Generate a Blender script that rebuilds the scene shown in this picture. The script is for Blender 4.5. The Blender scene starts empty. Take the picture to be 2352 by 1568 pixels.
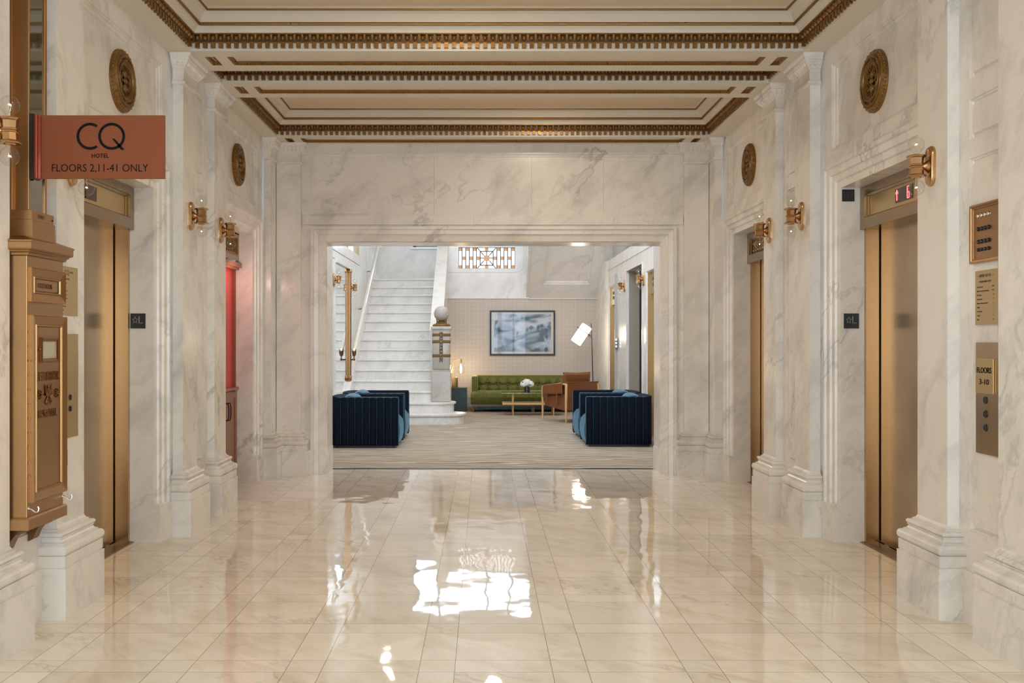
import bpy, bmesh, math, random
from mathutils import Vector, Matrix
random.seed(7)
pi = math.pi
sc = bpy.context.scene
COL = sc.collection
# ---------------------------------------------------------------- camera, world, exposure
F = 2287.0; CZ = 1.38
cam_d = bpy.data.cameras.new('camera'); cam = bpy.data.objects.new('camera', cam_d); COL.objects.link(cam)
cam.location = (0, 0, CZ); cam.rotation_euler = (pi/2, 0, 0)
cam_d.sensor_width = 36.0; cam_d.lens = 36.0*F/2352
cam_d.shift_x = 65/2352; cam_d.shift_y = 1/2352
cam_d.clip_start = 0.05; cam_d.clip_end = 100
sc.camera = cam
sc.view_settings.view_transform = 'Standard'; sc.view_settings.look = 'None'
sc.view_settings.gamma = 1.0; sc.view_settings.exposure = 0.08
sc.view_settings.use_curve_mapping = False
w = bpy.data.worlds.new('world'); sc.world = w; w.use_nodes = True
w.node_tree.nodes['Background'].inputs[0].default_value = (0.75, 0.85, 1.0, 1)
w.node_tree.nodes['Background'].inputs[1].default_value = 1.0
try:
    sc.cycles.max_bounces = 10; sc.cycles.diffuse_bounces = 6; sc.cycles.glossy_bounces = 5
    sc.cycles.transparent_max_bounces = 10
    sc.cycles.sample_clamp_indirect = 6.0
    sc.cycles.use_denoising = True
except Exception: pass
def area(name, loc, size, energy, col, rot=(0,0,0), spread=pi):
    l = bpy.data.lights.new(name, 'AREA'); l.shape = 'RECTANGLE'; l.size, l.size_y = size
    l.energy = energy; l.color = col; l.spread = spread
    o = bpy.data.objects.new(name, l); COL.objects.link(o); o.location = loc; o.rotation_euler = rot
    return o
def point(name, loc, energy, col, r=0.05):
    l = bpy.data.lights.new(name, 'POINT'); l.energy = energy; l.color = col; l.shadow_soft_size = r
    o = bpy.data.objects.new(name, l); COL.objects.link(o); o.location = loc
    return o
WARM = (1.0, 0.84, 0.64); DAY = (0.80, 0.89, 1.0)
# daylight enters by the glazed street entrance and added side windows behind the photographer (emitting panes, built with them),
# by the stair window, the upper left lobby window, an added upper window and an added laylight
# ceiling lamps of the lift hall (flush lamps in the coffers)
HALL_LAMPS = [(-0.2, 6.0, 3.69), (0.6, 8.98, 3.69), (0.1, 3.2, 3.69), (0.1, 0.4, 3.69)]

# ---------------------------------------------------------------- materials
def nodes(name):
    m = bpy.data.materials.new(name); m.use_nodes = True
    nt = m.node_tree; b = nt.nodes['Principled BSDF']
    return m, nt, b
def N(nt, t, **kw):
    n = nt.nodes.new(t)
    for k, v in kw.items():
        if k.startswith('_'): setattr(n, k[1:], v)
        else:
            key = k if not k.startswith('i') or not k[1:].isdigit() else int(k[1:])
            n.inputs[key].default_value = v
    return n
def L(nt, a, b): nt.links.new(a, b)
def simple(name, col, rough=0.5, metal=0.0, spec=0.5, coat=0.0, sheen=0.0, sheen_col=None, emit=None, es=0.0, noise=0.0, nscale=30.0, bump=0.0, stretch=(1,1,1)):
    m, nt, b = nodes(name)
    b.inputs['Base Color'].default_value = (*col, 1); b.inputs['Roughness'].default_value = rough
    b.inputs['Metallic'].default_value = metal; b.inputs['Specular IOR Level'].default_value = spec
    b.inputs['Coat Weight'].default_value = coat
    if sheen: b.inputs['Sheen Weight'].default_value = sheen; b.inputs['Sheen Tint'].default_value = (*(sheen_col or (1,1,1)), 1); b.inputs['Sheen Roughness'].default_value = 0.35
    if emit: b.inputs['Emission Color'].default_value = (*emit, 1); b.inputs['Emission Strength'].default_value = es
    if noise or bump:
        g = N(nt, 'ShaderNodeTexCoord'); mp = N(nt, 'ShaderNodeMapping'); mp.inputs['Scale'].default_value = stretch
        L(nt, g.outputs['Object'], mp.inputs[0])
        nz = N(nt, 'ShaderNodeTexNoise', Scale=nscale, Detail=5.0); L(nt, mp.outputs[0], nz.inputs['Vector'])
        if noise:
            mx = N(nt, 'ShaderNodeMix', _data_type='RGBA')
            mx.inputs[6].default_value = (*[c*(1-noise) for c in col], 1); mx.inputs[7].default_value = (*[min(1, c*(1+noise)) for c in col], 1)
            L(nt, nz.outputs['Fac'], mx.inputs[0]); L(nt, mx.outputs[2], b.inputs['Base Color'])
            mr = N(nt, 'ShaderNodeMapRange'); mr.inputs[1].default_value = 0.3; mr.inputs[2].default_value = 0.7
            mr.inputs[3].default_value = max(0.02, rough*(1-noise)); mr.inputs[4].default_value = min(1, rough*(1+noise))
            L(nt, nz.outputs['Fac'], mr.inputs[0]); L(nt, mr.outputs[0], b.inputs['Roughness'])
        if bump:
            bp = N(nt, 'ShaderNodeBump', Strength=bump, Distance=0.01); L(nt, nz.outputs['Fac'], bp.inputs['Height']); L(nt, bp.outputs[0], b.inputs['Normal'])
    return m
def vein_nodes(nt, vec, base, soft, vein, ang=0.6, scale=1.0, amount=1.0):
    mp = N(nt, 'ShaderNodeMapping'); mp.vector_type = 'TEXTURE'; mp.inputs['Rotation'].default_value = (ang, ang*0.9, 0.35); mp.inputs['Scale'].default_value = (1.0/scale, 1.0/scale, 2.9/scale)
    L(nt, vec, mp.inputs[0])
    dn = N(nt, 'ShaderNodeTexNoise', Scale=1.7, Detail=6.0, Roughness=0.6); L(nt, mp.outputs[0], dn.inputs['Vector'])
    ad = N(nt, 'ShaderNodeVectorMath', _operation='SCALE'); L(nt, dn.outputs['Color'], ad.inputs[0]); ad.inputs['Scale'].default_value = 0.55
    ad2 = N(nt, 'ShaderNodeVectorMath', _operation='ADD'); L(nt, mp.outputs[0], ad2.inputs[0]); L(nt, ad.outputs[0], ad2.inputs[1])
    # thin veins where a noise crosses its middle, only inside patches
    v1 = N(nt, 'ShaderNodeTexNoise', Scale=2.3, Detail=4.0, Roughness=0.55); L(nt, ad2.outputs[0], v1.inputs['Vector'])
    s = N(nt, 'ShaderNodeMath', _operation='SUBTRACT'); L(nt, v1.outputs['Fac'], s.inputs[0]); s.inputs[1].default_value = 0.5
    a = N(nt, 'ShaderNodeMath', _operation='ABSOLUTE'); L(nt, s.outputs[0], a.inputs[0])
    r = N(nt, 'ShaderNodeMapRange'); r.inputs[1].default_value = 0.0; r.inputs[2].default_value = 0.022; r.inputs[3].default_value = 1.0; r.inputs[4].default_value = 0.0
    L(nt, a.outputs[0], r.inputs[0])
    pm = N(nt, 'ShaderNodeTexNoise', Scale=1.1, Detail=3.0); L(nt, ad2.outputs[0], pm.inputs['Vector'])
    pr = N(nt, 'ShaderNodeMapRange'); pr.inputs[1].default_value = 0.50; pr.inputs[2].default_value = 0.68; L(nt, pm.outputs['Fac'], pr.inputs[0])
    mu = N(nt, 'ShaderNodeMath', _operation='MULTIPLY'); L(nt, r.outputs[0], mu.inputs[0]); L(nt, pr.outputs[0], mu.inputs[1])
    mu2 = N(nt, 'ShaderNodeMath', _operation='MULTIPLY'); L(nt, mu.outputs[0], mu2.inputs[0]); mu2.inputs[1].default_value = 0.55*amount
    v2 = N(nt, 'ShaderNodeTexNoise', Scale=6.5, Detail=5.0, Roughness=0.6); L(nt, ad2.outputs[0], v2.inputs['Vector'])
    s2 = N(nt, 'ShaderNodeMath', _operation='SUBTRACT'); L(nt, v2.outputs['Fac'], s2.inputs[0]); s2.inputs[1].default_value = 0.52
    a2 = N(nt, 'ShaderNodeMath', _operation='ABSOLUTE'); L(nt, s2.outputs[0], a2.inputs[0])
    r2 = N(nt, 'ShaderNodeMapRange'); r2.inputs[1].default_value = 0.0; r2.inputs[2].default_value = 0.02; r2.inputs[3].default_value = 0.26*amount; r2.inputs[4].default_value = 0.0
    L(nt, a2.outputs[0], r2.inputs[0])
    p2 = N(nt, 'ShaderNodeMapRange'); p2.inputs[1].default_value = 0.50; p2.inputs[2].default_value = 0.66; L(nt, pm.outputs['Color'], p2.inputs[0])
    mu3 = N(nt, 'ShaderNodeMath', _operation='MULTIPLY'); L(nt, r2.outputs[0], mu3.inputs[0]); L(nt, p2.outputs[0], mu3.inputs[1])
    mmx = N(nt, 'ShaderNodeMath', _operation='MAXIMUM'); L(nt, mu2.outputs[0], mmx.inputs[0]); L(nt, mu3.outputs[0], mmx.inputs[1]); mu2 = mmx
    # cloudy streaks
    c1 = N(nt, 'ShaderNodeTexNoise', Scale=3.2, Detail=7.0, Roughness=0.62); L(nt, ad2.outputs[0], c1.inputs['Vector'])
    cr = N(nt, 'ShaderNodeMapRange'); cr.inputs[1].default_value = 0.47; cr.inputs[2].default_value = 0.72; cr.inputs[4].default_value = 0.85; L(nt, c1.outputs['Fac'], cr.inputs[0])
    m1 = N(nt, 'ShaderNodeMix', _data_type='RGBA'); m1.inputs[6].default_value = (*base, 1); m1.inputs[7].default_value = (*soft, 1); L(nt, cr.outputs[0], m1.inputs[0])
    m2 = N(nt, 'ShaderNodeMix', _data_type='RGBA'); L(nt, m1.outputs[2], m2.inputs[6]); m2.inputs[7].default_value = (*vein, 1); L(nt, mu2.outputs[0], m2.inputs[0])
    return m2.outputs[2]
def marble(name, base=(0.83,0.785,0.71), soft=(0.56,0.53,0.48), vein=(0.26,0.25,0.21), rough=0.22, scale=1.0, amount=1.0, ang=0.6, spec=0.5):
    m, nt, b = nodes(name)
    g = N(nt, 'ShaderNodeNewGeometry'); oi = N(nt, 'ShaderNodeObjectInfo')
    sm = N(nt, 'ShaderNodeVectorMath', _operation='SCALE'); cb = N(nt, 'ShaderNodeCombineXYZ')
    L(nt, oi.outputs['Random'], cb.inputs[0]); L(nt, oi.outputs['Random'], cb.inputs[1]); L(nt, cb.outputs[0], sm.inputs[0]); sm.inputs['Scale'].default_value = 37.0
    ad = N(nt, 'ShaderNodeVectorMath', _operation='ADD'); L(nt, g.outputs['Position'], ad.inputs[0]); L(nt, sm.outputs[0], ad.inputs[1])
    L(nt, vein_nodes(nt, ad.outputs[0], base, soft, vein, ang, scale, amount), b.inputs['Base Color'])
    b.inputs['Roughness'].default_value = rough; b.inputs['Specular IOR Level'].default_value = spec
    return m
MARBLE = marble('white_veined_marble')
MARBLE_DK = marble('polished_marble_strong_veins', soft=(0.60,0.57,0.50), vein=(0.24,0.23,0.18), scale=0.75, amount=1.25, ang=0.9)
STAIR_M = marble('stair_marble', base=(0.79,0.76,0.71), soft=(0.64,0.61,0.57), vein=(0.38,0.37,0.35), scale=1.3, ang=0.5, amount=0.7)
def floor_mat():
    m, nt, b = nodes('polished_marble_floor_tiles')
    g = N(nt, 'ShaderNodeNewGeometry'); sp = N(nt, 'ShaderNodeSeparateXYZ'); L(nt, g.outputs['Position'], sp.inputs[0])
    P, S = 0.561, 0.151/0.561
    def M(op, a, bv=None):
        n = N(nt, 'ShaderNodeMath', _operation=op)
        for i, v in enumerate((a, bv)):
            if v is None: continue
            if isinstance(v, (int, float)): n.inputs[i].default_value = v
            else: L(nt, v, n.inputs[i])
        return n.outputs[0]
    ids = []; gr = None
    for k, off in ((0, -0.273), (1, 4.163)):
        t = M('DIVIDE', M('SUBTRACT', sp.outputs[k], off), P)
        fl = M('FLOOR', t); fr = M('SUBTRACT', t, fl)
        st = M('GREATER_THAN', fr, S)
        ids.append(M('ADD', M('MULTIPLY', fl, 2.0), st))
        d0 = M('MINIMUM', fr, M('SUBTRACT', 1.0, fr)); d1 = M('ABSOLUTE', M('SUBTRACT', fr, S))
        d = M('MINIMUM', d0, d1); gm = M('LESS_THAN', d, 0.0026)
        gr = gm if gr is None else M('MAXIMUM', gr, gm)
    cb = N(nt, 'ShaderNodeCombineXYZ'); L(nt, ids[0], cb.inputs[0]); L(nt, ids[1], cb.inputs[1])
    wn = N(nt, 'ShaderNodeTexWhiteNoise', _noise_dimensions='3D'); L(nt, cb.outputs[0], wn.inputs['Vector'])
    sc_ = N(nt, 'ShaderNodeVectorMath', _operation='SCALE'); L(nt, wn.outputs['Color'], sc_.inputs[0]); sc_.inputs['Scale'].default_value = 13.0
    ad = N(nt, 'ShaderNodeVectorMath', _operation='ADD'); L(nt, g.outputs['Position'], ad.inputs[0]); L(nt, sc_.outputs[0], ad.inputs[1])
    col = vein_nodes(nt, ad.outputs[0], (0.88,0.81,0.70), (0.69,0.59,0.44), (0.42,0.33,0.22), 1.1, 1.7, 0.9)
    hs = N(nt, 'ShaderNodeHueSaturation'); L(nt, col, hs.inputs['Color'])
    mr = N(nt, 'ShaderNodeMapRange'); mr.inputs[3].default_value = 0.93; mr.inputs[4].default_value = 1.05; L(nt, wn.outputs['Value'], mr.inputs[0]); L(nt, mr.outputs[0], hs.inputs['Value'])
    mx = N(nt, 'ShaderNodeMix', _data_type='RGBA'); L(nt, gr, mx.inputs[0]); L(nt, hs.outputs[0], mx.inputs[6]); mx.inputs[7].default_value = (0.30,0.25,0.18,1)
    L(nt, mx.outputs[2], b.inputs['Base Color'])
    b.inputs['Roughness'].default_value = 0.04; b.inputs['IOR'].default_value = 1.55
    b.inputs['Coat Weight'].default_value = 0.0; b.inputs['Coat Roughness'].default_value = 0.02
    mp = N(nt, 'ShaderNodeMapping'); mp.inputs['Scale'].default_value = (1.0, 0.75, 1); L(nt, g.outputs['Position'], mp.inputs[0])
    nz = N(nt, 'ShaderNodeTexNoise', Scale=4.5, Detail=1.5, Roughness=0.4); L(nt, mp.outputs[0], nz.inputs['Vector'])
    bp = N(nt, 'ShaderNodeBump', Strength=0.6, Distance=0.005); L(nt, nz.outputs['Fac'], bp.inputs['Height'])
    L(nt, bp.outputs[0], b.inputs['Normal']); L(nt, bp.outputs[0], b.inputs['Coat Normal'])
    return m
FLOOR = floor_mat()
def carpet_mat():
    m, nt, b = nodes('wavy_striped_carpet')
    g = N(nt, 'ShaderNodeNewGeometry'); mp = N(nt, 'ShaderNodeMapping'); mp.inputs['Scale'].default_value = (0.28, 1, 1)
    L(nt, g.outputs['Position'], mp.inputs[0])
    nz = N(nt, 'ShaderNodeTexNoise', Scale=2.2, Detail=3.0); L(nt, mp.outputs[0], nz.inputs['Vector'])
    sp = N(nt, 'ShaderNodeSeparateXYZ'); L(nt, g.outputs['Position'], sp.inputs[0])
    a = N(nt, 'ShaderNodeMath', _operation='MULTIPLY_ADD'); L(nt, nz.outputs['Fac'], a.inputs[0]); a.inputs[1].default_value = 0.38; L(nt, sp.outputs[1], a.inputs[2])
    s = N(nt, 'ShaderNodeMath', _operation='MULTIPLY'); L(nt, a.outputs[0], s.inputs[0]); s.inputs[1].default_value = 2*pi/0.098
    sn = N(nt, 'ShaderNodeMath', _operation='SINE'); L(nt, s.outputs[0], sn.inputs[0])
    r = N(nt, 'ShaderNodeMapRange'); r.inputs[1].default_value = 0.1; r.inputs[2].default_value = 0.8; L(nt, sn.outputs[0], r.inputs[0])
    m1 = N(nt, 'ShaderNodeMix', _data_type='RGBA'); m1.inputs[6].default_value = (0.22,0.17,0.125,1); m1.inputs[7].default_value = (0.60,0.50,0.37,1); L(nt, r.outputs[0], m1.inputs[0])
    nf = N(nt, 'ShaderNodeTexNoise', Scale=160.0, Detail=2.0); L(nt, g.outputs['Position'], nf.inputs['Vector'])
    m2 = N(nt, 'ShaderNodeMix', _data_type='RGBA', _blend_type='MULTIPLY'); m2.inputs[0].default_value = 0.5; L(nt, m1.outputs[2], m2.inputs[6]); L(nt, nf.outputs['Color'], m2.inputs[7])
    m3 = N(nt, 'ShaderNodeHueSaturation', Value=1.45, Saturation=0.9); L(nt, m2.outputs[2], m3.inputs['Color'])
    L(nt, m3.outputs[0], b.inputs['Base Color']); b.inputs['Roughness'].default_value = 0.95; b.inputs['Specular IOR Level'].default_value = 0.1
    bp = N(nt, 'ShaderNodeBump', Strength=0.5, Distance=0.006); L(nt, nf.outputs['Fac'], bp.inputs['Height']); L(nt, bp.outputs[0], b.inputs['Normal'])
    return m
CARPET = carpet_mat()
def wallpaper_mat():
    m, nt, b = nodes('diamond_pattern_wallpaper')
    g = N(nt, 'ShaderNodeNewGeometry'); mp = N(nt, 'ShaderNodeMapping'); mp.inputs['Rotation'].default_value = (0, pi/4, 0); mp.inputs['Location'].default_value = (0.013, 0.31, 0.017)
    L(nt, g.outputs['Position'], mp.inputs[0])
    ck = N(nt, 'ShaderNodeTexChecker', Scale=17.0); L(nt, mp.outputs[0], ck.inputs['Vector'])
    ck.inputs['Color1'].default_value = (0.60,0.52,0.44,1); ck.inputs['Color2'].default_value = (0.53,0.455,0.38,1)
    nf = N(nt, 'ShaderNodeTexNoise', Scale=45.0, Detail=2.0); L(nt, g.outputs['Position'], nf.inputs['Vector'])
    m2 = N(nt, 'ShaderNodeMix', _data_type='RGBA'); L(nt, nf.outputs['Fac'], m2.inputs[0]); L(nt, ck.outputs['Color'], m2.inputs[6]); m2.inputs[7].default_value = (0.54,0.47,0.385,1)
    L(nt, m2.outputs[2], b.inputs['Base Color']); b.inputs['Roughness'].default_value = 0.6
    return m
WALLPAPER = wallpaper_mat()
def metal(name, col, rough=0.3, noise=0.12, stretch=(60,60,0.6), nscale=3.0):
    return simple(name, col, rough, 1.0, noise=noise, nscale=nscale, stretch=stretch)
BRONZE = metal('brushed_bronze', (0.45,0.305,0.17), 0.24, 0.06)
BRONZE_D = metal('darker_bronze', (0.34,0.245,0.15), 0.25, 0.08)
BRASS = metal('satin_brass_plate', (0.60,0.44,0.22), 0.38, 0.06, stretch=(1,60,60))
COPPER = metal('aged_copper_bronze', (0.42,0.24,0.105), 0.34, 0.02, (1,1,1), 3)
FRAME_B = metal('brown_fluted_bronze', (0.36,0.20,0.095), 0.3, 0.1, (1,1,1), 12)
COPPER_D = metal('dark_aged_bronze', (0.24,0.12,0.05), 0.40, 0.12, (1,1,1), 14)
SCONCE_M = metal('polished_sconce_bronze', (0.55,0.345,0.175), 0.24, 0.05, (1,1,1), 20)
GOLD = simple('gilded_plaster', (0.26,0.13,0.032), 0.40, 0.6, noise=0.35, nscale=22, bump=0.15)
MEDAL = simple('dark_gilded_bronze', (0.24,0.125,0.032), 0.42, 0.55, noise=0.35, nscale=35, bump=0.3)
VOID = simple('dark_void', (0.008,0.007,0.006), 0.7)
PLASTER = simple('ivory_ceiling_plaster', (0.74,0.68,0.57), 0.55, noise=0.03, nscale=4)
PANEL = simple('beige_coffer_panel', (0.76,0.63,0.46), 0.6, noise=0.03, nscale=3)
BLACK = simple('black_plastic', (0.012,0.012,0.014), 0.35)
INK = simple('engraved_black_paint', (0.010,0.009,0.009), 0.9, spec=0.1)
SIGN = simple('rust_brown_sign_panel', (0.225,0.062,0.020), 0.55, 0.0, spec=0.3, noise=0.06, nscale=400)
SIGN_E = simple('rust_red_sign_edge', (0.30,0.05,0.02), 0.3, 0.3)
NAVY = simple('dark_navy_plate', (0.010,0.018,0.026), 0.3)
PLATE_L = simple('pale_grey_raised_letters', (0.55,0.56,0.58), 0.4)
SILVER = simple('bright_steel', (0.75,0.75,0.76), 0.18, 1.0)
RED = simple('red_lacquered_panel', (0.62,0.035,0.025), 0.35, noise=0.12, nscale=5, stretch=(1,8,0.5))
WOODC = simple('reddish_brown_cabinet_wood', (0.30,0.125,0.065), 0.4, noise=0.18, nscale=6, stretch=(1,10,0.7))
POLE = simple('dark_bronze_pole', (0.05,0.035,0.025), 0.4, 0.6)
BAND = simple('dark_gilded_relief_band', (0.20,0.105,0.03), 0.5, 0.4, noise=0.5, nscale=60, bump=0.4)
GLASS_D = simple('dark_green_chute_glass', (0.045,0.045,0.025), 0.05, 0.0, spec=1.0, coat=1.0)
MIRROR = simple('mirror_glass', (0.86,0.88,0.88), 0.015, 1.0)
STEEL_D = simple('dark_threshold_strip', (0.03,0.03,0.03), 0.3, 0.8)
WHITE_T = simple('white_painted_trim', (0.74,0.70,0.64), 0.4)
VELVET = simple('deep_blue_velvet', (0.002,0.006,0.014), 0.75, spec=0.15, sheen=0.10, sheen_col=(0.10,0.34,0.62), noise=0.3, nscale=60, bump=0.08)
VELVET_L = simple('blue_velvet_cushion', (0.020,0.075,0.125), 0.7, sheen=1.0, sheen_col=(0.40,0.72,0.92), noise=0.2, nscale=50, bump=0.08)
SHEEN_PIPING = simple('sheen_blue_piping', (0.03,0.10,0.16), 0.6, sheen=1.0, sheen_col=(0.4,0.75,0.95))  # velvet sheen along edges and seams, put into a paler piping colour
GREEN = simple('moss_green_velvet', (0.125,0.125,0.026), 0.7, spec=0.2, sheen=1.0, sheen_col=(0.74,0.74,0.34), noise=0.35, nscale=25, bump=0.1)
LEATHER = simple('tan_leather', (0.20,0.062,0.014), 0.45, noise=0.22, nscale=18, bump=0.25)
OAK = simple('light_oak', (0.62,0.38,0.16), 0.45, noise=0.15, nscale=6, stretch=(8,8,0.6))
WALNUT = simple('walnut_wood', (0.20,0.11,0.055), 0.4, noise=0.2, nscale=8)
TEAL = simple('teal_painted_wood', (0.09,0.36,0.36), 0.5, noise=0.15, nscale=10)
DKBOX = simple('blackened_blue_metal', (0.045,0.065,0.068), 0.42, 0.5, noise=0.5, nscale=7)
GREYFAB = simple('grey_fabric_wall', (0.36,0.30,0.23), 0.85, noise=0.35, nscale=90)
DKGREEN = simple('dark_green_panel', (0.02,0.032,0.026), 0.5)
PETAL = simple('white_petals', (0.95,0.94,0.90), 0.6, noise=0.03, nscale=60, bump=0.3)
LEAF = simple('green_leaves', (0.08,0.18,0.035), 0.5)
UPPERW = simple('beige_upper_wall', (0.66,0.59,0.49), 0.7)
SHADE = simple('lit_lamp_shade', (0.9,0.88,0.82), 0.6, emit=(1.0,0.88,0.74), es=2.6)
FIL = simple('glowing_filament', (1,0.8,0.7), 0.5, emit=(1.0,0.62,0.50), es=6.0)
FIL2 = simple('bright_filament', (1,0.9,0.7), 0.5, emit=(1.0,0.83,0.55), es=40.0)
LED = simple('red_indicator_glow', (0.6,0.1,0.12), 0.5, emit=(1.0,0.16,0.20), es=2.2)
LED_DIM = simple('dim_red_display', (0.06,0.006,0.006), 0.3)
DISP = simple('brown_black_display', (0.05,0.035,0.03), 0.25)
LAMP_E = simple('lit_lamp_glass', (1,0.9,0.75), 0.5, emit=WARM, es=52.0)
PEND_E = simple('lit_pendant_glass', (1,0.9,0.75), 0.5, emit=(1.0,0.88,0.72), es=22.0)
SKYP = simple('daylight_window_pane', (0.8,0.9,1), 0.2, emit=(0.72,0.85,1.0), es=8.0)
LAYL_FILL = simple('added_laylight_glow', (0.9,0.9,0.9), 0.4, emit=(0.92,0.93,1.0), es=1.6)
SIDE_FILL = simple('added_side_fill_pane', (0.8,0.9,1), 0.2, emit=(0.68,0.82,1.0), es=6.5)
SKYP2 = simple('clerestory_pane', (0.8,0.9,1), 0.2, emit=(0.74,0.86,1.0), es=3.0)
GRILLP = simple('lit_leaded_pane', (0.9,0.93,0.95), 0.3, emit=(0.93,0.96,1.0), es=0.95)
AMBER = simple('amber_glass_square', (0.55,0.30,0.13), 0.4, emit=(0.70,0.36,0.16), es=0.22, noise=0.4, nscale=60)
LEAD = simple('lead_came', (0.05,0.05,0.05), 0.5)
NEWEL = marble('grey_cream_newel_marble', base=(0.45,0.41,0.34), soft=(0.33,0.30,0.25), vein=(0.22,0.21,0.18), rough=0.15, scale=2.0)
GOLD_SHADE = simple('shade_toned_gilding', (0.12,0.055,0.014), 0.5, 0.5, noise=0.3, nscale=20)  # gilding darkened in colour to give shade between the eggs
PALEBLUE = simple('pale_blue_window_pane', (0.6,0.7,0.75), 0.1, emit=(0.72,0.84,0.92), es=0.55)
LOB_FILL = simple('added_lobby_fill_pane', (0.8,0.9,1), 0.2, emit=(0.64,0.80,1.0), es=9.0)
ENTR = simple('street_window_pane', (0.8,0.88,0.95), 0.2, emit=(0.62,0.79,1.0), es=5.2)
def glass_mat():
    m = bpy.data.materials.new('clear_bulb_glass'); m.use_nodes = True; nt = m.node_tree; nt.nodes.clear()
    o = N(nt, 'ShaderNodeOutputMaterial'); t = N(nt, 'ShaderNodeBsdfTransparent'); gl = N(nt, 'ShaderNodeBsdfGlossy', Roughness=0.02)
    t.inputs[0].default_value = (0.97,0.96,0.94,1)
    lw = N(nt, 'ShaderNodeLayerWeight', Blend=0.5); pw = N(nt, 'ShaderNodeMath', _operation='POWER'); L(nt, lw.outputs['Facing'], pw.inputs[0]); pw.inputs[1].default_value = 3.5
    fr = N(nt, 'ShaderNodeMath', _operation='MULTIPLY_ADD'); L(nt, pw.outputs[0], fr.inputs[0]); fr.inputs[1].default_value = 0.5; fr.inputs[2].default_value = 0.04; mx = N(nt, 'ShaderNodeMixShader'); L(nt, fr.outputs[0], mx.inputs[0]); L(nt, t.outputs[0], mx.inputs[1]); L(nt, gl.outputs[0], mx.inputs[2]); L(nt, mx.outputs[0], o.inputs[0])
    return m
BULB = glass_mat()
GLASS_T = BULB

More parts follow.
